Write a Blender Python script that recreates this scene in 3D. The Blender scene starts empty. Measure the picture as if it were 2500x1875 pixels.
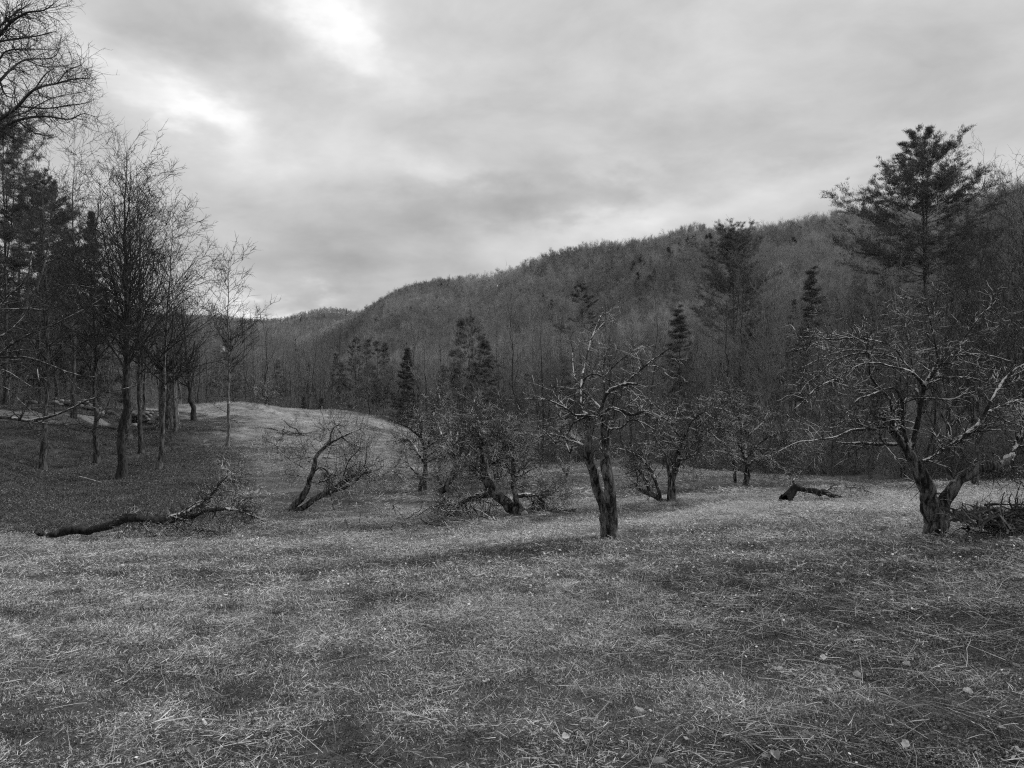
import bpy, math, random
import numpy as np

# ------------------------------------------------------------------ scene, camera, light
S = bpy.context.scene
COL = S.collection
F, U0, V0, EYE = 1878.0, 1250.0, 937.5, 1.6      # focal length and centre in photo pixels, eye height (m)

cam = bpy.data.cameras.new('camera')
cam.sensor_width = 36.0
cam.lens = 36.0 * F / 2500.0
cam.clip_start = 0.1
cam.clip_end = 20000
cam_o = bpy.data.objects.new('camera', cam)
cam_o.location = (0, 0, EYE)
cam_o.rotation_euler = (math.radians(90), 0, 0)
COL.objects.link(cam_o)
S.camera = cam_o

SUN_AZ, SUN_EL = math.radians(62), math.radians(33)    # azimuth from +Y towards +X, elevation
sun = bpy.data.lights.new('sun', 'SUN')
sun.energy = 2.3
sun.angle = math.radians(4)
sun_o = bpy.data.objects.new('sun', sun)
sx, sy, sz = (math.sin(SUN_AZ) * math.cos(SUN_EL), math.cos(SUN_AZ) * math.cos(SUN_EL), math.sin(SUN_EL))
from mathutils import Vector
sun_o.rotation_euler = Vector((sx, sy, sz)).to_track_quat('Z', 'Y').to_euler()
COL.objects.link(sun_o)

S.view_settings.view_transform = 'Standard'
S.view_settings.look = 'None'
S.view_settings.exposure = 0.15
S.view_settings.gamma = 1.0
S.view_settings.use_curve_mapping = False
S.render.engine = 'CYCLES'
S.cycles.max_bounces = 5
S.cycles.diffuse_bounces = 2
S.cycles.glossy_bounces = 1
S.cycles.transmission_bounces = 2
S.cycles.use_denoising = False
S.cycles.sample_clamp_direct = 4.0
S.cycles.sample_clamp_indirect = 2.0
S.cycles.use_adaptive_sampling = True
S.cycles.adaptive_threshold = 0.02
S.render.film_transparent = False
try:
    S.cycles.pixel_filter_type = 'BLACKMAN_HARRIS'
    S.cycles.filter_width = 1.2
except Exception:
    pass


class NT:
    """small helper to write node trees"""
    def __init__(self, tree):
        self.t = tree
        tree.nodes.clear()

    def n(self, kind, **kw):
        nd = self.t.nodes.new(kind)
        for k, v in kw.items():
            setattr(nd, k, v)
        return nd

    def l(self, a, b):
        self.t.links.new(a, b)

    def val(self, sock, x):
        if hasattr(x, 'is_output') or hasattr(x, 'node'):
            self.l(x, sock)
        else:
            sock.default_value = x

    def m(self, op, a, b=0.0, c=None, clamp=False):
        nd = self.n('ShaderNodeMath', operation=op)
        nd.use_clamp = clamp
        self.val(nd.inputs[0], a)
        self.val(nd.inputs[1], b)
        if c is not None:
            self.val(nd.inputs[2], c)
        return nd.outputs[0]

    def noise(self, vec, scale, detail=4, rough=0.55, dist=0.0, dim='3D'):
        nd = self.n('ShaderNodeTexNoise')
        nd.noise_dimensions = dim
        if vec is not None:
            self.l(vec, nd.inputs['Vector'])
        nd.inputs['Scale'].default_value = scale
        nd.inputs['Detail'].default_value = detail
        nd.inputs['Roughness'].default_value = rough
        nd.inputs['Distortion'].default_value = dist
        return nd.outputs[0]

    def ramp(self, fac, stops, interp='LINEAR'):
        nd = self.n('ShaderNodeValToRGB')
        cr = nd.color_ramp
        cr.interpolation = interp
        while len(cr.elements) < len(stops):
            cr.elements.new(0.5)
        for e, (p, v) in zip(cr.elements, stops):
            e.position = p
            e.color = (v, v, v, 1)
        self.l(fac, nd.inputs[0])
        return nd.outputs[0]

    def mapr(self, x, a, b, c, d):
        nd = self.n('ShaderNodeMapRange')
        self.val(nd.inputs[0], x)
        for i, v in enumerate((a, b, c, d)):
            nd.inputs[1 + i].default_value = v
        return nd.outputs[0]

    def mixf(self, fac, a, b):
        nd = self.n('ShaderNodeMix', data_type='FLOAT')
        self.val(nd.inputs[0], fac)
        self.val(nd.inputs[2], a)
        self.val(nd.inputs[3], b)
        return nd.outputs[0]


# ---- sky: a broken grey cloud deck over a thin Nishita sky, all in neutral tones
wd = bpy.data.worlds.new('World')
S.world = wd
wd.use_nodes = True
wd.cycles.sampling_method = 'NONE'
g = NT(wd.node_tree)
tc = g.n('ShaderNodeTexCoord')
sep = g.n('ShaderNodeSeparateXYZ')
g.l(tc.outputs['Generated'], sep.inputs[0])
X, Y, Z = sep.outputs
az = g.m('ARCTAN2', X, Y)
el = g.m('ARCSINE', Z)
# cloud coordinates: azimuth and (stretched) height, so that the banks lie flat towards the horizon
cv = g.n('ShaderNodeCombineXYZ')
g.l(X, cv.inputs[0]); g.l(Y, cv.inputs[1]); g.l(g.m('MULTIPLY', Z, 2.1), cv.inputs[2])
wv = g.n('ShaderNodeTexNoise')
g.l(cv.outputs[0], wv.inputs['Vector'])
wv.inputs['Scale'].default_value = 2.2
wv.inputs['Detail'].default_value = 3
wadd = g.n('ShaderNodeVectorMath', operation='MULTIPLY_ADD')
g.l(wv.outputs['Color'], wadd.inputs[0])
wadd.inputs[1].default_value = (0.22, 0.22, 0.22)
g.l(cv.outputs[0], wadd.inputs[2])
n_big = g.mapr(g.noise(wadd.outputs[0], 2.3, 6, 0.5), 0.3, 0.7, -1, 1)
n_mid = g.mapr(g.noise(wadd.outputs[0], 5.5, 7, 0.55), 0.3, 0.7, -1, 1)
n_w = g.noise(cv.outputs[0], 5.0, 5, 0.55)
n_w2 = g.noise(cv.outputs[0], 6.1, 5, 0.55)
waz = g.m('ADD', az, g.m('MULTIPLY', g.m('SUBTRACT', n_w, 0.5), 0.30))
wel = g.m('ADD', el, g.m('MULTIPLY', g.m('SUBTRACT', n_w2, 0.5), 0.13))
lum = g.m('ADD', 0.545, g.m('MULTIPLY', n_big, 0.085))
n_fin = g.mapr(g.noise(wadd.outputs[0], 12.0, 5, 0.55), 0.3, 0.7, -1, 1)
lum = g.m('ADD', lum, g.m('ADD', g.m('MULTIPLY', n_mid, 0.075), g.m('MULTIPLY', n_fin, 0.022)))


def sky_dir(u, v):
    a = math.atan((u - U0) / F)
    return a, math.atan((V0 - v) / F * math.cos(a))


# thin and thick places of the cloud deck: (u, v, half width, half height, tilt, amount)
for u, v, su, sv, tl, amp in [
        (800, 5, 150, 70, 0.5, 0.26), (900, 110, 110, 45, 0.5, 0.10), (900, 60, 300, 160, 0.3, 0.06), (330, 205, 160, 30, 0.35, 0.20), (470, 280, 140, 40, 0.5, 0.12), (430, 260, 260, 90, 0.4, 0.07), (560, 380, 160, 110, 0.4, 0.05),
        (540, 110, 300, 70, 0.2, -0.10), (1300, 330, 420, 80, 0.1, -0.07), (200, 80, 200, 90, 0.2, 0.06),
        (1150, 500, 420, 60, -0.05, -0.17), (1500, 540, 200, 30, -0.1, 0.14), (1560, 440, 120, 30, 0.4, 0.10), (800, 640, 360, 70, 0.0, -0.18), (1050, 410, 150, 24, 0.1, 0.07),
        (680, 742, 120, 16, 0.0, 0.36), (2050, 440, 300, 50, -0.15, 0.12), (2250, 250, 420, 160, 0, -0.03), (1850, 330, 260, 70, 0.2, -0.05)]:
    a, e = sky_dir(u, v)
    ct, st = math.cos(tl), math.sin(tl)
    da = g.m('SUBTRACT', waz, a)
    de = g.m('SUBTRACT', wel, e)
    # tilt is measured clockwise in the picture (down to the right)
    p = g.m('SUBTRACT', g.m('MULTIPLY', da, ct), g.m('MULTIPLY', de, st))
    q = g.m('ADD', g.m('MULTIPLY', da, st), g.m('MULTIPLY', de, ct))
    rr = g.m('ADD', g.m('POWER', g.m('MULTIPLY', p, F / su), 2.0), g.m('POWER', g.m('MULTIPLY', q, F / sv), 2.0))
    bl = g.m('EXPONENT', g.m('MULTIPLY', rr, -1.0))
    lum = g.m('ADD', lum, g.m('MULTIPLY', bl, amp))
sky = g.n('ShaderNodeTexSky', sky_type='NISHITA', sun_disc=False)
sky.sun_elevation = SUN_EL
sky.sun_rotation = SUN_AZ
bw = g.n('ShaderNodeRGBToBW')
g.l(sky.outputs[0], bw.inputs[0])
lum = g.m('ADD', g.m('MAXIMUM', lum, 0.1), g.m('MULTIPLY', bw.outputs[0], 0.004))
lo = g.m('MULTIPLY', g.mapr(Z, -0.25, -0.02, 0.25, 1.0), lum)
bg = g.n('ShaderNodeBackground')
out = g.n('ShaderNodeOutputWorld')
cc = g.n('ShaderNodeCombineColor')
for i in range(3):
    g.l(lo, cc.inputs[i])
g.l(cc.outputs[0], bg.inputs[0])
bg.inputs[1].default_value = 1.0
g.l(bg.outputs[0], out.inputs[0])

# ------------------------------------------------------------------ helpers


def W(u, v, d):
    u, v, d = np.asarray(u, float), np.asarray(v, float), np.asarray(d, float)
    return np.stack([d * (u - U0) / F, d + 0 * u, EYE - d * (v - V0) / F], -1)


def norm(a):
    return a / np.maximum(np.linalg.norm(a, axis=-1, keepdims=True), 1e-9)


UP = np.array([0, 0, 1.0])


class MB:
    """collects vertices and faces for one mesh"""
    def __init__(self):
        self.v, self.f3, self.f4, self.n = [], [], [], 0

    def add(self, v, f3=None, f4=None):
        v = np.asarray(v, float).reshape(-1, 3)
        if f3 is not None and len(f3):
            self.f3.append(np.asarray(f3, np.int64).reshape(-1, 3) + self.n)
        if f4 is not None and len(f4):
            self.f4.append(np.asarray(f4, np.int64).reshape(-1, 4) + self.n)
        self.v.append(v)
        self.n += len(v)

    def tubes(self, P, R, sides=3, cap=False, rough=None, rng=None):
        """P (B,N,3), R (B,N)"""
        B, N, _ = P.shape
        if B == 0:
            return
        T = np.empty_like(P)
        T[:, 1:-1] = P[:, 2:] - P[:, :-2]
        T[:, 0] = P[:, 1] - P[:, 0]
        T[:, -1] = P[:, -1] - P[:, -2]
        T = norm(T)
        mean = norm(P[:, -1] - P[:, 0])
        ref = np.zeros((B, 3))
        k = np.argmin(np.abs(mean), axis=1)
        ref[np.arange(B), k] = 1
        n1 = norm(np.cross(T, ref[:, None, :]))
        n2 = np.cross(T, n1)
        a = np.arange(sides) / sides * 2 * math.pi
        RR = R[:, :, None] * np.ones(sides)
        if rough is not None:
            RR = RR * rough(B, N, sides, rng)
        V = P[:, :, None, :] + RR[..., None] * (np.cos(a)[:, None] * n1[:, :, None, :] + np.sin(a)[:, None] * n2[:, :, None, :])
        i = np.arange(B)[:, None, None] * N * sides
        j = np.arange(N - 1)[None, :, None] * sides
        s = np.arange(sides)[None, None, :]
        s2 = (s + 1) % sides
        q = np.stack([i + j + s, i + j + s2, i + j + sides + s2, i + j + sides + s], -1).reshape(-1, 4)
        base = self.n
        self.add(V.reshape(-1, 3), f4=q)
        if cap:
            for b in range(B):
                o = b * N * sides + (N - 1) * sides
                c = P[b, -1] + T[b, -1] * R[b, -1] * 0.12
                self.v.append(c[None])
                f = np.array([[base + o + t, base + o + (t + 1) % sides, self.n] for t in range(sides)])
                self.f3.append(f)
                self.n += 1

    def mesh(self, name, mat, smooth=True):
        me = bpy.data.meshes.new(name)
        V = np.concatenate(self.v) if self.v else np.zeros((0, 3))
        f3 = np.concatenate(self.f3) if self.f3 else np.zeros((0, 3), np.int64)
        f4 = np.concatenate(self.f4) if self.f4 else np.zeros((0, 4), np.int64)
        me.vertices.add(len(V))
        me.vertices.foreach_set('co', V.astype(np.float32).ravel())
        loops = np.concatenate([f3.ravel(), f4.ravel()]).astype(np.int32)
        me.loops.add(len(loops))
        me.loops.foreach_set('vertex_index', loops)
        cnt = np.concatenate([np.full(len(f3), 3), np.full(len(f4), 4)])
        st = np.concatenate([[0], np.cumsum(cnt)[:-1]]).astype(np.int32) if len(cnt) else np.zeros(0, np.int32)
        me.polygons.add(len(cnt))
        me.polygons.foreach_set('loop_start', st)
        if smooth:
            me.polygons.foreach_set('use_smooth', np.ones(len(cnt), bool))
        me.materials.append(mat)
        me.update(calc_edges=True)
        return me


def obj(name, me, parent=None, loc=None, link=True):
    o = bpy.data.objects.new(name, me)
    if link:
        COL.objects.link(o)
    if parent is not None:
        o.parent = parent
    if loc is not None:
        o.location = loc
    return o


def tag(o, label=None, cat=None, group=None, kind=None):
    if label: o['label'] = label
    if cat: o['category'] = cat
    if group: o['group'] = group
    if kind: o['kind'] = kind
    return o


def thing(name, label, cat, loc, rz=0.0, group=None):
    o = bpy.data.objects.new(name, None)
    o.empty_display_size = 0.2
    COL.objects.link(o)
    o.location = loc
    o.rotation_euler = (0, 0, rz)
    return tag(o, label, cat, group)


# ---- materials (the photograph is black and white: every colour is a neutral grey)
def new_mat(name):
    m = bpy.data.materials.new(name)
    m.use_nodes = True
    return m, NT(m.node_tree)


def finish(t, col, rough=0.85, bump=None, bump_d=0.01, bump_s=0.6, transl=0.0, spec=0.25):
    rgb = t.n('ShaderNodeCombineColor')
    for i in range(3):
        t.val(rgb.inputs[i], col)
    b = t.n('ShaderNodeBsdfPrincipled')
    t.l(rgb.outputs[0], b.inputs['Base Color'])
    t.val(b.inputs['Roughness'], rough)
    b.inputs['Specular IOR Level'].default_value = spec
    if bump is not None:
        bp = t.n('ShaderNodeBump')
        bp.inputs['Strength'].default_value = bump_s
        bp.inputs['Distance'].default_value = bump_d
        t.l(bump, bp.inputs['Height'])
        t.l(bp.outputs[0], b.inputs['Normal'])
    sh = b.outputs[0]
    if transl > 0:
        tr = t.n('ShaderNodeBsdfTranslucent')
        t.l(rgb.outputs[0], tr.inputs[0])
        mx = t.n('ShaderNodeMixShader')
        mx.inputs[0].default_value = transl
        t.l(sh, mx.inputs[1]); t.l(tr.outputs[0], mx.inputs[2])
        sh = mx.outputs[0]
    o = t.n('ShaderNodeOutputMaterial')
    t.l(sh, o.inputs[0])


def bark(name, dark, light, lichen, cover, scale=1.0, vary=0.0, ls=1.0):
    """bark with plates, and pale lichen mostly on upper sides, standing in partly for light from above"""
    m, t = new_mat(name)
    tcx = t.n('ShaderNodeTexCoord')
    mp = t.n('ShaderNodeMapping')
    mp.inputs['Scale'].default_value = (1, 1, 0.28)
    t.l(tcx.outputs['Object'], mp.inputs[0])
    n1 = t.noise(mp.outputs[0], 13 * scale, 6, 0.66, 0.5)
    n2 = t.noise(tcx.outputs['Object'], 3.2 * ls, 4, 0.55)
    n3 = t.noise(tcx.outputs['Object'], 17 * ls, 4, 0.6)
    base = t.mapr(n1, 0.43, 0.60, dark, light)
    geo = t.n('ShaderNodeNewGeometry')
    sp = t.n('ShaderNodeSeparateXYZ')
    t.l(geo.outputs['Normal'], sp.inputs[0])
    upn = t.mapr(sp.outputs[2], -0.2, 0.9, 0.0, 0.12)
    patch = t.m('ADD', t.m('ADD', t.m('MULTIPLY', n2, 0.55), t.m('MULTIPLY', n3, 0.45)), upn)
    k = t.mapr(patch, 0.655 - cover, 0.69 - cover, 0.0, 1.0)
    col = t.mixf(k, base, lichen)
    if vary:
        oi = t.n('ShaderNodeObjectInfo')
        col = t.m('MULTIPLY', col, t.mapr(oi.outputs['Random'], 0, 1, 1 - vary, 1 + vary))
    finish(t, col, 0.9, n1, 0.05 / scale, 1.0)
    return m


def plain(name, a, b, scale=8.0, transl=0.0, vary=0.0, rough=0.85, world=None, spec=0.25, pr=False):
    m, t = new_mat(name)
    tcx = t.n('ShaderNodeTexCoord')
    n1 = t.noise(tcx.outputs['Object'], scale, 4, 0.6)
    col = t.mapr(n1, 0.35, 0.65, a, b)
    if vary:
        oi = t.n('ShaderNodeObjectInfo')
        col = t.m('MULTIPLY', col, t.mapr(oi.outputs['Random'], 0, 1, 1 - vary, 1 + vary))
    if pr:
        ge = t.n('ShaderNodeNewGeometry')
        col = t.m('MULTIPLY', col, t.mapr(ge.outputs['Random Per Island'], 0, 1, 1 - 0.75 * pr, 1 + pr))
    if world:
        ge = t.n('ShaderNodeNewGeometry')
        nw = t.noise(ge.outputs['Position'], world[0], 5, 0.6, 0.5)
        col = t.m('MULTIPLY', col, t.mapr(nw, 0.36, 0.64, world[1], world[2]))
    finish(t, col, rough, transl=transl, spec=spec)
    return m


M = {}
M['apple'] = bark('apple_bark', 0.010, 0.17, 0.34, -0.03)
M['apple_limb'] = bark('apple_limb_bark', 0.018, 0.08, 0.72, 0.085, 1.6)  # lichen cover also paints in the light falling on limbs from above
M['apple_twig'] = bark('apple_twig_bark', 0.03, 0.10, 0.75, 0.055, 2.0, ls=0.7)
M['old'] = bark('dead_bark', 0.012, 0.055, 0.25, -0.05)
M['maple'] = bark('maple_bark', 0.02, 0.13, 0.40, 0.03, 0.8, 0.3)
M['maple_twig'] = bark('maple_twig_bark', 0.03, 0.075, 0.36, -0.01, 1.2, 0.25)
M['pale_limb'] = bark('lichened_limb_bark', 0.025, 0.10, 0.55, 0.06, 1.4)
M['pale'] = bark('pale_bark', 0.08, 0.24, 0.55, 0.06, 1.2)
M['forest'] = bark('forest_bark', 0.035, 0.12, 0.28, 0.0, 0.5, 0.6)
M['forest_twig'] = plain('forest_twig_bark', 0.14, 0.28, 1.0, vary=0.35, spec=0.0)
M['hill'] = plain('hillside_twig', 0.30, 0.43, 0.3, vary=0.2, world=(0.008, 0.62, 1.3), spec=0.0)
M['needle'] = plain('needle', 0.07, 0.14, 1.5, transl=0.12, vary=0.25, pr=0.4, rough=0.6)
M['weed'] = plain('dead_weeds', 0.03, 0.09, 5, transl=0.15, pr=0.7)
M['cut'] = plain('cut_wood', 0.45, 0.62, 18)
M['cut_old'] = plain('weathered_cut_wood', 0.2, 0.3, 14)
M['stone'] = plain('field_stone', 0.10, 0.24, 3, vary=0.3)
M['leaf'] = plain('dry_leaf', 0.3, 0.7, 14, transl=0.25, vary=0.5)
M['house'] = plain('white_clapboard', 0.75, 0.82, 1)
M['roof'] = plain('dark_roof', 0.1, 0.14, 1)
M['pane'] = plain('window_glass', 0.03, 0.05, 1, rough=0.2)


def grass_mat(name, a, b, transl, pw=1.8):
    """per-blade tone (few bright blades, many dull ones), per-tuft tone and wide patches of straw, litter and painted sun and shade bands"""
    m, t = new_mat(name)
    oi = t.n('ShaderNodeObjectInfo')
    ge = t.n('ShaderNodeNewGeometry')
    tone = t.n('ShaderNodeAttribute', attribute_type='INSTANCER', attribute_name='tone')
    col = t.mapr(t.m('POWER', ge.outputs['Random Per Island'], pw), 0, 1, a, b)
    col = t.m('MULTIPLY', col, t.mapr(oi.outputs['Random'], 0, 1, 0.7, 1.3))
    col = t.m('MULTIPLY', col, tone.outputs['Fac'])
    col = t.m('MINIMUM', col, 0.8)
    finish(t, col, 0.6, transl=transl, spec=0.3)
    return m


M['grass'] = grass_mat('meadow_grass', 0.045, 1.05, 0.2, 2.8)
M['straw'] = grass_mat('dead_grass', 0.07, 1.4, 0.2, 2.3)
M['rank'] = grass_mat('unmown_grass', 0.05, 0.30, 0.3)
M['scrap'] = grass_mat('pale_leaf_scraps', 0.25, 0.75, 0.2, 1.0)
M['litter'] = grass_mat('leaf_litter', 0.03, 0.32, 0.15, 3.0)


def ground_mat():
    m, t = new_mat('meadow_and_forest_floor')
    tn = t.n('ShaderNodeAttribute', attribute_name='tone')
    ge = t.n('ShaderNodeNewGeometry')
    at = t.n('ShaderNodeAttribute', attribute_name='wood')
    p1 = t.noise(ge.outputs['Position'], 0.55, 5, 0.65, 0.6)
    mp = t.n('ShaderNodeMapping')
    mp.inputs['Scale'].default_value = (0.12, 0.5, 0.3)
    mp.inputs['Rotation'].default_value = (0, 0, 0.25)
    t.l(ge.outputs['Position'], mp.inputs[0])
    p2 = t.noise(mp.outputs[0], 1.0, 4, 0.6, 0.4)
    mp2 = t.n('ShaderNodeMapping')
    mp2.inputs['Scale'].default_value = (1, 0.5, 1)
    t.l(ge.outputs['Position'], mp2.inputs[0])
    fine = t.noise(mp2.outputs[0], 38, 6, 0.75, 0.8)
    k = t.m('MULTIPLY', t.mapr(p1, 0.36, 0.64, 0.6, 1.35), t.mapr(p2, 0.36, 0.64, 0.72, 1.28))
    gr = t.m('MULTIPLY', t.m('MULTIPLY', t.mapr(fine, 0.3, 0.7, 0.03, 0.17), k), tn.outputs['Fac'])
    fl = t.mapr(t.noise(ge.outputs['Position'], 9, 6, 0.7, 0.5), 0.3, 0.7, 0.025, 0.10)
    wood = t.mapr(t.m('ADD', at.outputs['Fac'], t.m('MULTIPLY', t.m('SUBTRACT', p1, 0.5), 0.9)), 0.3, 0.7, 0, 1)
    finish(t, t.mixf(wood, gr, fl), 0.95, fine, 0.03, 0.7)
    return m


M['ground'] = ground_mat()
M['path'] = plain('dirt_track', 0.11, 0.2, 5)

# ------------------------------------------------------------------ terrain: one sheet out to the hills
CP = []   # (x, y, z)


def cp(u, v, d):
    CP.append(tuple(W(u, v, d)))


def cz(u, d, z):
    CP.append((d * (u - U0) / F, d, z))


for u, v, d in [(0, 1875, 3.45), (1250, 1875, 3.5), (2500, 1875, 3.4), (0, 1500, 7), (1250, 1500, 7), (2500, 1455, 6.2), (1900, 1480, 7),
                (90, 1312, 18), (360, 1312, 17.6), (650, 1312, 17), (1490, 1315, 14), (2287, 1306, 11), (2500, 1300, 9.5), (2000, 1315, 12.4), (1000, 1335, 14.5),
                (710, 1246, 24), (1040, 1203, 30), (1270, 1258, 20), (1640, 1230, 22), (1820, 1187, 28), (1930, 1220, 20), (2450, 1187, 25), (1385, 1180, 32),
                (1500, 1132, 48), (2000, 1168, 36), (105, 1152, 36), (235, 1132, 38), (295, 1166, 35), (385, 1145, 36), (555, 1090, 46),
                (310, 1072, 45), (410, 1040, 48), (475, 1030, 55), (0, 1032, 40), (200, 1020, 48), (0, 1210, 26), (560, 986, 72), (650, 998, 70),
                (800, 1008, 75), (960, 1032, 80), (700, 1062, 52), (850, 1100, 45), (1100, 1112, 55), (0, 990, 60), (300, 1004, 62),
                (-400, 1030, 38), (-400, 1250, 20), (3000, 1300, 8), (3000, 1180, 22), (-400, 1400, 8)]:
    cp(u, v, d)
for u, d, z in [(-600, 1, -.05), (1250, 1, -.05), (3100, 1, -.05),
                (600, 95, -1.9), (960, 110, -5), (300, 95, -1), (0, 95, 1), (1250, 90, -5.5), (1600, 80, -5), (2000, 65, -4), (2500, 50, -2.5),
                (0, 200, 6), (0, 500, 12), (300, 250, -2), (600, 250, -7), (700, 600, 8), (700, 1000, 30), (600, 1400, 84), (350, 1400, 84), (0, 1400, 90), (880, 1400, 80),
                (1000, 150, -7), (1000, 300, 4), (1000, 500, 36), (1500, 150, -3), (1500, 260, 20), (1500, 380, 52), (2200, 110, 2), (2200, 180, 22), (2200, 250, 44),
                (1850, 140, 0), (1850, 240, 24), (1850, 320, 48), (2600, 90, 3), (2600, 200, 34),
                (2500, 320, 66), (2250, 340, 66), (2000, 380, 72), (1850, 420, 73), (1700, 460, 76), (1500, 520, 83), (1350, 580, 86), (1250, 640, 83),
                (1100, 720, 88), (1000, 800, 90), (940, 850, 80), (890, 950, 66), (855, 1000, 48), (815, 1000, 38),
                (890, 1900, 162), (845, 1900, 173), (800, 1900, 178), (745, 1950, 170), (690, 2000, 153), (600, 2000, 158), (500, 2000, 168), (200, 2000, 170), (-300, 2000, 170),
                (2500, 520, 50), (2000, 600, 55), (1500, 800, 60), (1100, 1100, 70), (3100, 320, 60), (3100, 120, 8), (3100, 40, -1),
                (-500, 60, 1), (-500, 200, 8), (-500, 600, 14), (1500, 2000, 90), (2500, 2000, 60), (0, 3500, 100), (800, 3500, 100), (1700, 3500, 80), (2600, 3500, 60),
                (0, 9000, 40), (1250, 9000, 40), (2600, 9000, 40)]:
    cz(u, d, z)
CP = np.array(CP)
KA = 3.0


def dom(x, y):
    th = np.clip(np.arctan2(x, y), -0.82, 0.82)
    return np.stack([KA * th, np.log(np.maximum(np.hypot(x, y), 0.8))], -1)


CD = dom(CP[:, 0], CP[:, 1])


def tps(r2):
    return 0.5 * r2 * np.log(np.maximum(r2, 1e-12))


# heights are fitted as z / (8 + r): slopes rather than metres, so that far hills do not upset the near ground
SC = 8 + np.hypot(CP[:, 0], CP[:, 1])
K = tps(((CD[:, None] - CD[None]) ** 2).sum(-1)) + np.eye(len(CD)) * 0.0005
PM = np.concatenate([np.ones((len(CD), 1)), CD], 1)
A = np.block([[K, PM], [PM.T, np.zeros((3, 3))]])
SOL = np.linalg.solve(A, np.concatenate([CP[:, 2] / SC, np.zeros(3)]))
_rng = np.random.default_rng(5)
WAVES = [(_rng.uniform(0.4, 2.6), _rng.uniform(0, 6.28), _rng.uniform(0, 6.28)) for _ in range(14)]


RIDGE = np.array([(-600, 2000), (700, 2000), (850, 1500), (890, 950), (1000, 800), (1250, 640), (1500, 520), (1850, 420), (2250, 340), (2600, 310), (3200, 310)], float)


def H(x, y):
    x, y = np.asarray(x, float), np.asarray(y, float)
    sh = np.broadcast(x, y).shape
    xf, yf = np.broadcast_to(x, sh).ravel(), np.broadcast_to(y, sh).ravel()
    D = dom(xf, yf)
    z = np.empty(len(xf))
    for i in range(0, len(xf), 20000):
        q = D[i:i + 20000]
        r2 = ((q[:, None] - CD[None]) ** 2).sum(-1)
        z[i:i + 20000] = tps(r2) @ SOL[:-3] + SOL[-3] + q @ SOL[-2:]
    r = np.hypot(xf, yf)
    z = z * (8 + r)
    th = np.abs(np.arctan2(xf, yf))
    w = np.clip((th - 0.82) / 1.2, 0, 1)
    w = w * w * (3 - 2 * w)
    back = 0.04 * np.minimum(r, 400)
    z = z * (1 - w) + back * w
    b = 0
    for k, a, p in WAVES:
        b = b + np.sin(k * (xf * math.cos(a) + yf * math.sin(a)) + p) / (0.7 + k)
    z = z + 0.012 * b * np.clip(r / 6, 0.2, 1.6)
    kn = np.clip((r - 30) / 20, 0, 1) * np.clip((120 - r) / 30, 0, 1)
    z = z + kn * 0.16 * (np.sin(0.55 * xf + 0.2 * yf + 1) + np.sin(0.9 * xf - 0.5 * yf) * 0.6 + np.sin(0.31 * yf - 0.4 * xf + 2))
    # spurs and hollows running down the main hillside, fading out at the crest
    uu = U0 + F * np.tan(np.clip(np.arctan2(xf, yf), -1.2, 1.2))
    q = yf / np.interp(uu, RIDGE[:, 0], RIDGE[:, 1])
    wgt = np.clip((q - 0.28) / 0.25, 0, 1) * np.clip((0.92 - q) / 0.2, 0, 1) * (th < 1.0)
    tq = np.arctan2(xf, yf)
    z = z + wgt * 6.5 * (np.sin(tq * 17 + 2.6 * np.log(np.maximum(r, 1)) + 1.0) + 0.6 * np.sin(tq * 31 - 3.1 * np.log(np.maximum(r, 1)))) * np.clip(r / 350, 0.5, 1.6)
    return z.reshape(sh)


EDGE = np.array([(-500, 36), (0, 50), (200, 56), (330, 64), (450, 84), (700, 90), (960, 86), (1100, 62), (1300, 53), (1500, 48), (1800, 41), (2000, 37),
                 (2200, 34), (2400, 30), (2600, 27), (3200, 22)], float)


def edge(u):
    return np.interp(u, EDGE[:, 0], EDGE[:, 1])


def noise2(x, y, k, seed):
    r = np.random.default_rng(seed)
    s = 0
    for _ in range(9):
        a = r.uniform(0, 6.28); f = k * r.uniform(0.5, 2.2)
        s = s + np.sin(f * (x * math.cos(a) + y * math.sin(a)) + r.uniform(0, 6.28))
    return s / 3.0


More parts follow.
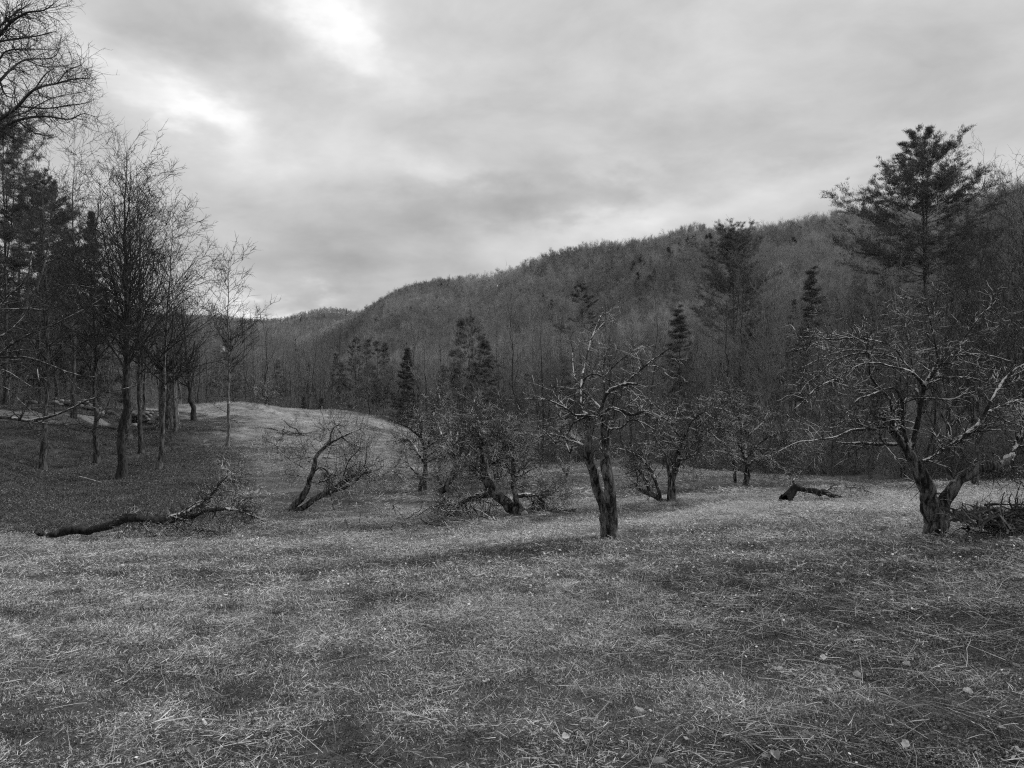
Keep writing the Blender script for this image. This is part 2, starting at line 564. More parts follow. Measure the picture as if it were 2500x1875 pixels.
# patches of the meadow: (x, y, half length, half depth, turn, amount): painted sun bands and mown straw (+), painted tree shade, thatch and fallen leaves (-)
PATCH = [(-9, 15.6, 5.0, 0.7, 0.05, 0.5), (0.0, 14.9, 3.0, 0.55, 0.10, 1.3), (3.6, 17.4, 3.2, 0.7, 0.42, 1.4), (8.5, 18.0, 4.8, 2.6, 0, 0.9), (7, 23, 6, 1.8, 0, 0.7), (0.3, 7.4, 1.3, 1.2, 0, 0.35),
         (-20, 69, 16, 11, 0, 1.5), (-11, 68, 9, 10, 0, 1.2), (-14, 51, 7, 7, 0, 1.1), (-8.5, 42, 4, 6, 0, 0.9), (0.2, 21.2, 2.8, 0.7, 0, 0.9), (5.0, 21.6, 2.4, 0.6, 0, 0.8), (1.0, 25, 4, 1.4, 0, 0.5), (-4.5, 20.0, 1.6, 0.8, 0, 0.5), (-3.2, 9.2, 2.6, 0.8, 0.2, 0.2), (1.6, 4.6, 0.8, 0.5, 0.3, 0.25),
         (-3.5, 11.0, 3.4, 0.35, 0.16, -0.28), (-0.7, 12.1, 1.6, 0.5, 0.2, -0.12), (0.6, 12.4, 1.8, 0.6, 0.0, -0.35), (4.6, 8.6, 2.6, 1.6, 0.2, -0.62), (3.4, 5.4, 2.2, 1.4, -0.2, -0.6), (1.4, 3.8, 1.3, 0.5, 0, -0.4), (2.2, 3.7, 1.2, 0.4, 0, -0.3), (-0.8, 3.8, 1.0, 0.3, 0, -0.3),
         (-1.2, 8.3, 0.9, 0.35, 0.2, -0.35), (-2.4, 5.2, 0.7, 0.3, 0.3, -0.25), (2.6, 7.6, 1.2, 0.6, 0.3, -0.3), (3.0, 11.5, 2.2, 0.7, 0.1, -0.3), (-5.5, 21.5, 3, 1.0, 0, -0.3), (-3.5, 26, 3, 1.2, 0, -0.3), (-8, 19.2, 4.0, 0.8, 0, -0.2),
         (3, 30, 8, 3, 0, -0.3), (-2, 34, 6, 3, 0, -0.3)]


def patch(x, y):
    s = np.zeros_like(x)
    wx = x + 0.35 * noise2(x, y, 1.3, 21) * np.clip(y / 10, 0.3, 3)
    wy = y + 0.22 * noise2(x, y, 1.1, 22) * np.clip(y / 10, 0.3, 3)
    for px_, py_, a_, b_, tr, am in PATCH:
        dx, dy = wx - px_, wy - py_
        p = (dx * math.cos(tr) + dy * math.sin(tr)) / a_
        q = (-dx * math.sin(tr) + dy * math.cos(tr)) / b_
        s = s + am * np.exp(-(p * p + q * q) ** 1.3)
    return s


def build_ground():
    th = np.concatenate([np.linspace(-math.pi, -0.75, 40)[:-1], np.linspace(-0.75, 0.75, 280), np.linspace(0.75, math.pi, 40)[1:]])
    r = np.concatenate([[0.0], np.geomspace(0.7, 9000, 280)])
    T, R = np.meshgrid(th, r, indexing='ij')
    x, y = R * np.sin(T), R * np.cos(T)
    z = H(x, y)
    V = np.stack([x, y, z], -1)
    nt, nr = T.shape
    i = np.arange(nt - 1)[:, None] * nr + np.arange(nr - 1)[None]
    q = np.stack([i, i + nr, i + nr + 1, i + 1], -1).reshape(-1, 4)
    mb = MB()
    mb.add(V, f4=q)
    me = mb.mesh('ground', M['ground'])
    uu = U0 + F * np.tan(np.clip(T, -1.2, 1.2))
    dd = y
    wood = np.clip((dd - edge(uu) + 3) / 6, 0, 1)
    wood = np.where(np.abs(T) > 1.2, 1.0 * (R > 25), wood)
    # leaf litter under the trees of the left slope
    left = np.clip((560 - uu) / 160, 0, 1) * np.clip((dd - 19.5) / 3, 0, 1) * np.clip((60 - dd) / 6, 0, 1)
    wood = np.maximum(wood, 0.8 * left)
    at = me.attributes.new('wood', 'FLOAT', 'POINT')
    at.data.foreach_set('value', wood.ravel().astype(np.float32))
    at = me.attributes.new('tone', 'FLOAT', 'POINT')
    at.data.foreach_set('value', np.clip(1.0 + 1.1 * patch(x.ravel(), y.ravel()), 0.35, 2.8).astype(np.float32))  # the same painted sun and shade bands go into the ground colour
    o = obj('ground', me)
    tag(o, 'mown meadow running down into wooded valley and up the hills', kind='structure')


build_ground()


def on_ground(p):
    p = np.array(p, float)
    p[..., 2] = H(p[..., 0], p[..., 1])
    return p


# dirt track along the top of the left bank
def build_path():
    u = np.linspace(-450, 262, 60)
    d = 41.5 + 6.5 * np.clip(u / 260, -1.2, 1) ** 1
    c = np.stack([d * (u - U0) / F, d], -1)
    t = norm(np.gradient(c, axis=0))
    nrm = np.stack([-t[:, 1], t[:, 0]], -1)
    mb = MB()
    k = 7
    w = np.linspace(-1.1, 1.1, k)
    rg = np.random.default_rng(3)
    P = c[:, None, :] + nrm[:, None, :] * (w[None, :, None] * (1 + 0.12 * rg.standard_normal((60, 1, 1))))
    z = H(P[..., 0], P[..., 1]) + 0.03 - 0.02 * np.abs(w[None]) / 1.1
    V = np.concatenate([P, z[..., None]], -1)
    i = np.arange(59)[:, None] * k + np.arange(k - 1)[None]
    mb.add(V, f4=np.stack([i, i + k, i + k + 1, i + 1], -1).reshape(-1, 4))
    tag(obj('path', mb.mesh('path', M['path'])), 'pale dirt track along the top of the left bank', kind='structure')


build_path()

# ------------------------------------------------------------------ trees: growing branches


def at_t(P, R, b, t):
    N = P.shape[1]
    s = np.clip(t, 0, 0.9999) * (N - 1)
    i = s.astype(int)
    f = (s - i)[:, None]
    p = P[b, i] * (1 - f) + P[b, i + 1] * f
    r = R[b, i] * (1 - f[:, 0]) + R[b, i + 1] * f[:, 0]
    return p, r, norm(P[b, i + 1] - P[b, i])


def length(P):
    return np.linalg.norm(np.diff(P, axis=1), axis=-1).sum(1)


def grow(P, R, rng, per_m=None, n=None, t=(0.1, 1.0), ang=(35, 65), ln=(0.3, 0.6), rr=0.5, M_=4, jit=0.15, up=0.0, rmin=0.002, rmax=1.0,
         lnabs=None, tipf=0.3, tiplen=0.45, flat=None):
    """grow side branches from every polyline of P (B,N,3); returns Pc (C,M_,3), Rc, parent index"""
    B = P.shape[0]
    L = length(P)
    if n is None:
        cnt = np.maximum(1, rng.poisson(L * per_m))
    else:
        cnt = np.full(B, n)
    b = np.repeat(np.arange(B), cnt)
    C = len(b)
    tt = rng.uniform(t[0], t[1], C)
    p, r, tan = at_t(P, R, b, tt)
    rand = rng.standard_normal((C, 3))
    if flat is not None:
        rand[:, 2] *= flat
    perp = norm(rand - (rand * tan).sum(-1, keepdims=True) * tan)
    a = np.radians(rng.uniform(ang[0], ang[1], C))[:, None]
    d = np.cos(a) * tan + np.sin(a) * perp
    if lnabs is not None:
        l = rng.uniform(lnabs[0], lnabs[1], C)
    else:
        l = L[b] * rng.uniform(ln[0], ln[1], C)
    l = l * (1 - (1 - tiplen) * tt)
    Pc = np.empty((C, M_, 3))
    Pc[:, 0] = p
    st = (l / (M_ - 1))[:, None]
    for k in range(1, M_):
        d = norm(d + jit * rng.standard_normal((C, 3)) + up * UP)
        Pc[:, k] = Pc[:, k - 1] + d * st
    r0 = np.clip(r * rr, rmin, rmax)
    Rc = r0[:, None] * np.linspace(1, tipf, M_)[None]
    return Pc, Rc, b


def spine(h, r, rng, N=18, wob=0.012, lean=(0, 0), taper=0.12, flare=1.22):
    z = np.linspace(0, 1, N)
    w = np.cumsum(rng.standard_normal((N, 2)) * wob * h / math.sqrt(N), axis=0)
    w -= w[:1]
    x = w[:, 0] + lean[0] * z * h
    y = w[:, 1] + lean[1] * z * h
    P = np.stack([x, y, z * h - 0.15], -1)[None]
    R = r * (1 - (1 - taper) * z ** 0.6)
    R = R * (1 + (flare - 1) * np.exp(-z * h / 0.35))
    return P, R[None]


def ridged(B, N, s, rng):
    """slow swellings along the limb and shallow flutes round it, never ring by ring"""
    k = max(3, N // 4)
    xs = np.linspace(0, 1, N)
    out_ = np.ones((B, N, s))
    for b in range(B):
        g1 = np.interp(xs, np.linspace(0, 1, k), rng.standard_normal(k)) * 0.035
        fl = rng.standard_normal(s) * 0.055
        f2 = np.stack([np.interp(xs, np.linspace(0, 1, k), rng.standard_normal(k)) for _ in range(s)], -1) * 0.03
        out_[b] += g1[:, None] + fl[None] + f2
    return out_


def bare_tree(seed, h, r, base=0.3, n1=34, l1=(0.26, 0.42), a1=(28, 55), up1=0.06, l2=2.4, l3=4.0, detail=2, lean=(0, 0), twig_len=(0.35, 1.0), forks=0, wob=0.014,
              dead=0, rtw=0.0045):
    """a leafless forest tree: returns (trunk builder, crown builder)"""
    rng = np.random.default_rng(seed)
    P, R = spine(h, r, rng, wob=wob, lean=lean, taper=0.03)
    trunk, crown = MB(), MB()
    trunk.tubes(P, R, 9 if detail > 1 else 6, rough=ridged, rng=rng)
    stems, SR = [P], [R]
    if forks:
        Pf, Rf, _ = grow(P, R, rng, n=forks, t=(base * 0.9, base * 1.5), ang=(14, 26), ln=(0.5, 0.7), rr=0.5, M_=18, jit=0.05, up=0.08, tipf=0.12, tiplen=0.8)
        trunk.tubes(Pf, Rf, 7, rough=ridged, rng=rng)
        stems.append(Pf); SR.append(Rf)
    P0, R0 = np.concatenate(stems), np.concatenate(SR)
    c1 = []
    for i in range(len(P0)):
        c1.append(grow(P0[i:i + 1], R0[i:i + 1], rng, n=n1 if i == 0 else n1 // 2, t=(base if i == 0 else 0.2, 0.99), ang=a1, ln=l1, rr=0.42, M_=7, jit=0.10, up=up1,
                       rmin=0.008, rmax=r * 0.5, tipf=0.2, tiplen=0.42)[:2])
    if dead:
        c1.append(grow(P, R, rng, n=dead, t=(0.12, base), ang=(60, 95), lnabs=(0.7, 2.2), rr=0.2, M_=7, jit=0.14, up=-0.02, rmin=0.006, tipf=0.25)[:2])
    P1 = np.concatenate([c[0] for c in c1]); R1 = np.concatenate([c[1] for c in c1])
    crown.tubes(P1, R1, 5 if detail > 1 else 3)
    P2, R2, _ = grow(P1, R1, rng, per_m=l2, t=(0.12, 1.0), ang=(25, 60), ln=(0.28, 0.55), rr=0.55, M_=5, jit=0.13, up=up1 * 0.8, rmin=rtw * 1.5, tipf=0.35)
    crown.tubes(P2, R2, 3)
    P3, R3, _ = grow(P2, R2, rng, per_m=l3, t=(0.1, 1.0), ang=(25, 60), lnabs=twig_len, rr=0.6, M_=4 if detail > 1 else 3, jit=0.16, up=up1 * 0.6, rmin=rtw, tipf=0.4)
    crown.tubes(P3, R3, 3)
    return trunk, crown


def pine(seed, h, r, base=0.3, width=0.19, whorl=0.95, limb_n=5, up=0.10, gap=0.12, ang=(62, 88), shape='pine', tuft=0.22, forks=0, droop=0.0, dens=1.0, tap=0.62):
    """conifer: trunk, boughs, needle tufts; returns (trunk, boughs, needles)"""
    rng = np.random.default_rng(seed)
    P, R = spine(h, r, rng, wob=0.006, taper=0.06)
    trunk, bough, need = MB(), MB(), MB()
    trunk.tubes(P, R, 8, rough=ridged, rng=rng)
    stems = [(P, R, base)]
    if forks:
        Pf, Rf, _ = grow(P, R, rng, n=forks, t=(0.45, 0.55), ang=(12, 16), ln=(0.44, 0.5), rr=0.75, M_=16, jit=0.02, up=0.25, tipf=0.1, tiplen=1.0)
        trunk.tubes(Pf, Rf, 7)
        stems.append((Pf, Rf, 0.2))
    PL, RL = [], []
    for P, R, bs in stems:
        hh = length(P)[0]
        z = bs * hh
        while z < hh * 0.985:
            s = (z / hh - bs) / (1 - bs)
            prof = (1 - s) ** tap * (0.5 + 0.5 * min(1, s * 3)) if shape == 'pine' else (1 - s) ** 0.85
            k = limb_n + rng.integers(-1, 2)
            a0 = rng.uniform(0, 6.28)
            for j in range(k):
                if rng.random() < gap:
                    continue
                l = max(0.35, h * width * prof * rng.uniform(0.6, 1.25))
                p, rr_, tn = at_t(P, R, np.array([0]), np.array([min(0.99, (z + rng.uniform(-0.4, 0.4) * whorl) / hh)]))
                az_ = a0 + j * 6.283 / k + rng.uniform(-0.3, 0.3)
                an = math.radians(rng.uniform(*ang) - (45 * s * s if shape == 'pine' else 15 * s))
                d = np.array([math.cos(az_) * math.sin(an), math.sin(az_) * math.sin(an), math.cos(an)])
                Q = [p[0]]
                for q in range(7):
                    f = q / 6
                    d = norm(d + rng.standard_normal(3) * 0.07 + UP * (up * 2.2 * f ** 3 - droop * (1 - f)))
                    Q.append(Q[-1] + d * l / 7)
                PL.append(Q)
                RL.append(np.clip(rr_[0] * 0.34, 0.02, 0.08) * np.linspace(1, 0.22, 8))
            z += whorl * rng.uniform(0.6, 1.3) * (1 - 0.45 * s)
    PL, RL = np.array(PL), np.array(RL)
    bough.tubes(PL, RL, 4)
    P2, R2, _ = grow(PL, RL, rng, per_m=4.2 * dens, t=(0.36 if shape == 'pine' else 0.15, 1.0), ang=(35, 68), ln=(0.2, 0.38), rr=0.5, M_=4, jit=0.08, up=up * 0.8 - droop * 0.5, rmin=0.006,
                     flat=0.12, tiplen=0.5)
    bough.tubes(P2, R2, 3)
    # needle tufts all along the side shoots and the outer part of the boughs
    k2 = 8
    b2 = np.repeat(np.arange(len(P2)), k2)
    e2, _r, t2 = at_t(P2, R2, b2, rng.uniform(0.1, 1.0, len(b2)))
    b1 = np.repeat(np.arange(len(PL)), 14)
    e1, _r, t1 = at_t(PL, RL, b1, rng.uniform(0.4 if shape == 'pine' else 0.15, 1.0, len(b1)))
    ends, dirs = np.concatenate([e2, e1]), np.concatenate([t2, t1])
    nb = 8
    C = len(ends)
    c = np.repeat(ends, nb, 0) + rng.standard_normal((C * nb, 3)) * tuft * (0.42, 0.42, 0.2)
    d = norm(np.repeat(dirs, nb, 0) * 0.9 + rng.standard_normal((C * nb, 3)) * 0.6 + UP * (0.5 if shape == 'pine' else -0.05))
    side = norm(np.cross(d, rng.standard_normal((C * nb, 3))))
    l = tuft * rng.uniform(0.6, 1.15, (C * nb, 1))
    w = tuft * 0.055
    V = np.stack([c - side * w, c + side * w, c + d * l], 1)
    need.add(V, f3=np.arange(C * nb * 3).reshape(-1, 3))
    return trunk, bough, need


def place(name, label, cat, meshes, loc, rz=0.0, sc=1.0, group=None):
    """one tree from shared part meshes: [(part name, mesh), ...]; sub-part given as (name, mesh, parent index)"""
    root = thing(name, label, cat, loc, rz, group)
    root.scale = (sc, sc, sc) if np.isscalar(sc) else sc
    for pn, me in meshes:
        o = obj(pn, me, root)
        if pn in ('boughs', 'needles', 'crown'):
            o['kind'] = 'stuff'
    return root


# ------------------------------------------------------------------ trees drawn limb by limb
def catmull(P, N):
    P = np.asarray(P, float)
    if len(P) == 2:
        return P[0] + (P[1] - P[0]) * np.linspace(0, 1, N)[:, None]
    Q = np.concatenate([2 * P[:1] - P[1:2], P, 2 * P[-1:] - P[-2:-1]])
    s = np.linspace(0, len(P) - 1 - 1e-6, N)
    i = s.astype(int)
    f = (s - i)[:, None]
    a, b, c, d = Q[i], Q[i + 1], Q[i + 2], Q[i + 3]
    return 0.5 * (2 * b + (c - a) * f + (2 * a - 5 * b + 4 * c - d) * f ** 2 + (3 * b - a - 3 * c + d) * f ** 3)


def sketch_tree(name, label, cat, crop, d, trunks, limbs, seed, base, tw=6.0, tw_len=(0.2, 0.75), tw3=9.0, tw3_len=(0.08, 0.34), up=0.02, depth=0.75,
                mats=('apple', 'apple_limb', 'apple_twig'), gnarl=1.0, cut=None, tw_rmin=0.0034, wide=1.0, lie=False):
    """crop = (u0, v0, scale): points are (x, y, width) measured in an enlarged view of the photograph; every limb gets its own depth"""
    rng = np.random.default_rng(seed)
    u0, v0, s = crop
    bpos = on_ground(W(base[0], base[1], d))
    shift = bpos - W(base[0], base[1], d)
    root = thing(name, label, cat, tuple(bpos))
    seen_uv, seen_dd = np.zeros((0, 2)), np.zeros(0)
    n_limb = 0
    tmb = MB()
    tw_src = []
    for kind, lst in (('t', trunks), ('l', limbs)):
        for path in lst:
            slope = None
            if isinstance(path, dict):
                slope, path = path['k'], path['p']
            a = np.array(path, float)
            N = max(10, 5 * len(a))
            c = catmull(a, N)
            uv = np.stack([u0 + c[:, 0] / s, v0 + c[:, 1] / s], -1)
            wpx = np.maximum(c[:, 2], 1.2) / s * wide
            dd0 = 0.0
            if len(seen_uv):
                q = ((seen_uv - uv[0]) ** 2).sum(-1)
                if q.min() < 45 ** 2:
                    dd0 = seen_dd[q.argmin()]
            lm = np.concatenate([[0], np.cumsum(np.linalg.norm(np.diff(uv, axis=0), axis=-1))]) / F * d
            k = slope if slope is not None else (rng.uniform(-depth, depth) if kind == 'l' else rng.uniform(-0.2, 0.2) * depth)
            dd = dd0 + k * lm + np.interp(lm, np.linspace(0, lm[-1], 5), np.concatenate([[0], rng.standard_normal(4) * 0.06 * lm[-1]]))
            seen_uv = np.concatenate([seen_uv, uv]); seen_dd = np.concatenate([seen_dd, dd])
            R = wpx / F * d / 2
            P = W(uv[:, 0], uv[:, 1], d + dd) + shift - bpos
            kk = max(4, len(a) * 2)
            gn = np.stack([np.interp(np.linspace(0, 1, N), np.linspace(0, 1, kk), rng.standard_normal(kk)) for _ in range(3)], -1) * (0.13 * R[:, None] + 0.006) * gnarl
            gn[0] = 0
            P = P + gn
            gz = H(P[:, 0] + bpos[0], P[:, 1] + bpos[1]) - bpos[2]
            if kind == 'l' or lie:
                P[:, 2] = np.maximum(P[:, 2], gz + R * 0.4)
            R = R * (1 + 0.07 * np.interp(np.linspace(0, 1, N), np.linspace(0, 1, kk), rng.standard_normal(kk)) * gnarl)
            if kind == 't':
                tmb.tubes(P[None], R[None], 18, cap=True, rough=ridged, rng=rng)
                tw_src.append((None, P, R))
            else:
                mb = MB()
                mb.tubes(P[None], R[None], 8, cap=True, rough=ridged, rng=rng)
                lo_ = obj('limb', mb.mesh('limb', M[mats[1]]), root)
                tw_src.append((lo_, P, R))
    to = obj('trunk', tmb.mesh('trunk', M[mats[0]]), root)
    for lo_, P, R in tw_src:
        is_t = lo_ is None
        P, R = P[None], R[None]
        P2, R2, _ = grow(P, R, rng, per_m=tw * 2.5 * (0.3 if is_t else 1.0), t=(0.45 if is_t else 0.12, 1.0), ang=(35, 85), lnabs=tw_len, rr=0.42, M_=6, jit=0.22, up=up,
                         rmin=tw_rmin * 1.5, rmax=0.012, tipf=0.35, tiplen=0.7)
        P3, R3, _ = grow(P2, R2, rng, per_m=tw3 * 1.6, t=(0.1, 1.0), ang=(35, 80), lnabs=tw3_len, rr=0.65, M_=4, jit=0.25, up=up * 0.6, rmin=tw_rmin, tipf=0.5, tiplen=0.8)
        for Q in (P2, P3):
            gz = H(Q[..., 0] + bpos[0], Q[..., 1] + bpos[1]) - bpos[2]
            Q[..., 2] = np.maximum(Q[..., 2], gz + 0.01)
        mb = MB()
        mb.tubes(P2, R2, 4)
        mb.tubes(P3, R3, 3)
        o = obj('twigs', mb.mesh('twigs', M[mats[2]]), to if is_t else lo_)
        o['kind'] = 'stuff'
    for cx, cy, cw, mat in (cut or []):
        # a sawn end: a thin wavy disc facing outwards
        uv = np.array([u0 + cx / s, v0 + cy / s])
        q = ((seen_uv - uv) ** 2).sum(-1)
        p = W(uv[0], uv[1], d + seen_dd[q.argmin()] - 0.02) + shift - bpos
        r = cw / s / F * d / 2
        nrm_ = norm(np.array([0.35, -0.9, 0.2]))
        mb = MB()
        mb.tubes(np.array([[p - nrm_ * r * 0.8, p, p + nrm_ * r * 0.12]]), np.array([[r * 0.85, r, r * 0.93]]), 12, cap=True, rough=ridged, rng=rng)
        obj('sawn_end', mb.mesh('sawn_end', M[mat], smooth=False), to)
    return root


C4 = (1200, 750, 2.765)
C5 = (1750, 700, 2.552)
C7 = (0, 1100, 3.072)
C3 = (600, 800, 3.016)
C8 = (1000, 1100, 4.424)
C6 = (450, 550, 3.16)
C1 = (0, 0, 2.37)
C0 = (0, 600, 4.1475)

# 1 the two-stemmed apple in the middle
sketch_tree('apple_tree', 'gnarled two-stemmed apple tree standing alone in the middle foreground, taller than its neighbours', 'tree', C4, 14.0,
    [[(795, 1590, 118), (790, 1520, 100), (782, 1420, 92), (765, 1360, 74), (715, 1240, 62), (690, 1130, 62), (655, 1020, 62), (652, 930, 50), (672, 830, 38), (678, 770, 34), (655, 738, 30)],
     [(800, 1570, 90), (808, 1420, 78), (798, 1200, 68), (772, 1080, 66), (778, 950, 58), (766, 850, 56), (755, 760, 48), (742, 705, 34)]],
    [[(740, 720, 28), (820, 690, 22), (940, 730, 20), (1040, 710, 16), (1130, 740, 12), (1230, 790, 5)],
     [(745, 690, 26), (770, 600, 22), (830, 550, 20), (930, 520, 16), (1040, 545, 6)],
     [(830, 560, 16), (920, 500, 14), (1030, 410, 12), (1120, 340, 9), (1240, 265, 3)],
     [(655, 738, 18), (615, 700, 15), (605, 600, 14), (610, 480, 14), (640, 360, 12), (690, 180, 9), (740, 60, 3)],
     [(770, 600, 14), (752, 450, 11), (770, 350, 9), (790, 280, 4)],
     [(760, 500, 10), (800, 430, 9), (900, 340, 8), (1020, 265, 3)],
     [(606, 560, 12), (640, 480, 11), (700, 455, 10), (770, 490, 8), (880, 530, 4)],
     [(645, 740, 20), (560, 735, 14), (520, 700, 13), (400, 640, 10), (290, 625, 7), (225, 625, 3)],
     [(640, 950, 12), (590, 920, 11), (550, 890, 10), (480, 880, 9), (380, 860, 7), (310, 890, 3)],
     [(630, 940, 10), (580, 918, 9), (500, 905, 8), (400, 925, 6), (320, 960, 3)],
     [(775, 830, 16), (870, 820, 13), (940, 770, 11), (1030, 790, 9), (1110, 840, 6), (1180, 870, 3)],
     [(640, 745, 16), (555, 790, 11), (520, 850, 8), (505, 900, 4)],
     [(745, 700, 16), (690, 640, 12), (640, 600, 9), (560, 470, 6), (540, 260, 5), (490, 215, 3)],
     [(1030, 410, 8), (1010, 370, 6), (985, 350, 3)], [(1040, 400, 7), (1110, 405, 6), (1165, 440, 3)], [(700, 180, 6), (760, 110, 5), (820, 80, 3)],
     [(1130, 740, 8), (1150, 800, 7), (1160, 850, 4)], [(480, 660, 8), (430, 600, 5), (405, 535, 4)]],
    11, (1489, 1316), tw=5.5, wide=1.08, gnarl=0.5)

# 2 the big apple at the right
sketch_tree('apple_tree', 'large forked apple tree at the right with a sawn-off bright limb end', 'tree', C5, 11.0,
    [[(1362, 1590, 172), (1364, 1545, 146), (1360, 1460, 134), (1345, 1390, 118), (1322, 1320, 100), (1300, 1250, 98), (1262, 1150, 88), (1232, 1085, 74), (1215, 1050, 60)],
     [(1385, 1500, 100), (1405, 1400, 84), (1440, 1305, 78), (1505, 1210, 78), (1575, 1150, 74), (1660, 1112, 64), (1760, 1100, 54), (1820, 1082, 48)],
     [(1225, 1075, 62), (1170, 985, 52), (1110, 910, 46), (1060, 850, 38), (1025, 815, 32)]],
    [[(1120, 910, 28), (1095, 830, 25), (1075, 790, 19), (1030, 785, 13), (960, 840, 6)],
     [(1120, 972, 24), (1010, 975, 22), (900, 965, 17), (780, 970, 8)],
     [(1070, 865, 18), (960, 880, 16), (860, 880, 13), (760, 920, 10), (600, 950, 8), (480, 970, 6), (330, 1050, 3)],
     [(1010, 850, 10), (900, 825, 9), (800, 830, 8), (740, 860, 6), (715, 890, 3)],
     [(1185, 985, 26), (1160, 850, 22), (1150, 700, 19), (1120, 640, 15), (1070, 625, 12), (960, 665, 10), (870, 700, 9), (800, 790, 7), (745, 840, 3)],
     [(1240, 1085, 34), (1290, 1080, 24), (1340, 1060, 22), (1420, 1000, 20), (1500, 960, 18), (1600, 900, 14), (1680, 890, 10), (1800, 880, 5)],
     [(1400, 1012, 24), (1520, 930, 24), (1640, 835, 24), (1700, 770, 22), (1780, 730, 19), (1880, 705, 15), (1960, 740, 8)],
     [(1200, 1020, 36), (1235, 900, 30), (1270, 720, 26), (1300, 600, 24), (1350, 520, 21), (1380, 460, 17), (1480, 425, 13), (1600, 415, 11), (1740, 430, 8), (1830, 455, 4)],
     [(1300, 600, 18), (1210, 520, 14), (1090, 490, 11), (1000, 465, 10), (900, 475, 9), (820, 520, 7), (775, 590, 4)],
     [(1290, 620, 16), (1180, 480, 12), (1060, 420, 11), (950, 400, 10), (860, 385, 9), (750, 400, 8), (620, 450, 6), (530, 495, 3)],
     [(1180, 480, 11), (1100, 370, 10), (980, 330, 9), (880, 310, 9), (760, 320, 8), (650, 320, 6), (580, 360, 5), (540, 390, 3)],
     [(1000, 405, 9), (860, 410, 9), (760, 440, 9), (680, 490, 8), (600, 570, 6), (505, 608, 3)],
     [(1640, 835, 26), (1700, 720, 24), (1800, 560, 22), (1914, 480, 18), (2080, 400, 10)],
     [(1825, 1080, 50), (1870, 980, 46), (1920, 880, 40), (2010, 790, 30), (2130, 650, 18)],
     [(1150, 720, 14), (1240, 690, 9), (1330, 690, 8), (1470, 690, 7), (1560, 650, 4)],
     [(760, 600, 9), (740, 575, 9), (660, 600, 8), (590, 650, 7), (480, 755, 3)],
     [(1380, 460, 14), (1360, 330, 11), (1330, 200, 9), (1290, 60, 5)], [(1480, 425, 10), (1560, 290, 9), (1650, 170, 7), (1760, 60, 4)],
     [(1300, 600, 12), (1440, 560, 9), (1580, 560, 6), (1700, 600, 4)], [(1600, 1140, 10), (1700, 1140, 12), (1790, 1160, 9), (1850, 1200, 4)],
     [(1090, 860, 16), (1080, 700, 13), (960, 560, 10), (950, 420, 8), (930, 300, 4)], [(1260, 720, 16), (1210, 420, 12), (1180, 250, 9), (1150, 80, 4)]],
    12, (2286, 1307), tw=6.0, gnarl=0.6, cut=[(1818, 1063, 56, 'cut'), (1018, 806, 34, 'cut_old'), (1252, 1076, 60, 'cut_old')])

# 3 fallen apple at the lower left
sketch_tree('fallen_apple_tree', 'fallen apple trunk lying along the lower left bank with raised bare limbs', 'fallen tree', C7, 17.6,
    [{'k': -0.05, 'p': [(350, 640, 34), (400, 626, 46), (500, 606, 58), (620, 592, 62), (740, 575, 56), (850, 545, 56), (960, 508, 56), (1060, 505, 52), (1180, 525, 55), (1290, 520, 50), (1400, 500, 40), (1480, 480, 32),
      (1560, 448, 27), (1690, 435, 21)]}],
    [[(1690, 435, 18), (1770, 445, 14), (1870, 480, 12), (2000, 545, 5)],
     [(1270, 505, 30), (1380, 470, 29), (1460, 420, 27), (1540, 370, 23), (1600, 310, 21), (1660, 240, 18), (1720, 170, 14), (1775, 115, 5)],
     [(1330, 490, 16), (1460, 400, 13), (1540, 360, 8)],
     [(1690, 430, 13), (1780, 445, 11), (1860, 450, 9), (1930, 470, 7), (2050, 430, 3)],
     [(1370, 520, 22), (1450, 570, 20), (1490, 610, 16), (1510, 665, 8)],
     [(1400, 520, 12), (1320, 555, 10), (1260, 575, 10), (1160, 635, 5)],
     [(950, 515, 10), (955, 560, 9), (930, 600, 8), (885, 640, 5)],
     [(1040, 525, 9), (1080, 570, 9), (1120, 610, 6), (1200, 660, 3)],
     [(740, 610, 10), (900, 550, 9), (1000, 525, 9), (1060, 530, 9), (1120, 580, 5)],
     [(1240, 540, 18), (1235, 610, 15), (1270, 655, 8)],
     [(1300, 550, 12), (1380, 610, 11), (1480, 655, 9), (1600, 670, 4)],
     [(1480, 610, 10), (1560, 590, 8), (1640, 640, 6), (1680, 680, 3)],
     [(1740, 440, 9), (1770, 490, 8), (1740, 540, 5), (1730, 610, 3)],
     [(1640, 260, 10), (1740, 215, 8), (1820, 260, 4)], [(1720, 170, 8), (1790, 180, 7), (1850, 180, 3)], [(1600, 440, 9), (1640, 520, 7), (1700, 620, 5), (1650, 690, 3)]],
    13, (360, 1311), lie=True, tw=9.0, tw_len=(0.25, 0.9), mats=('old', 'apple_limb', 'apple_twig'), depth=0.9)

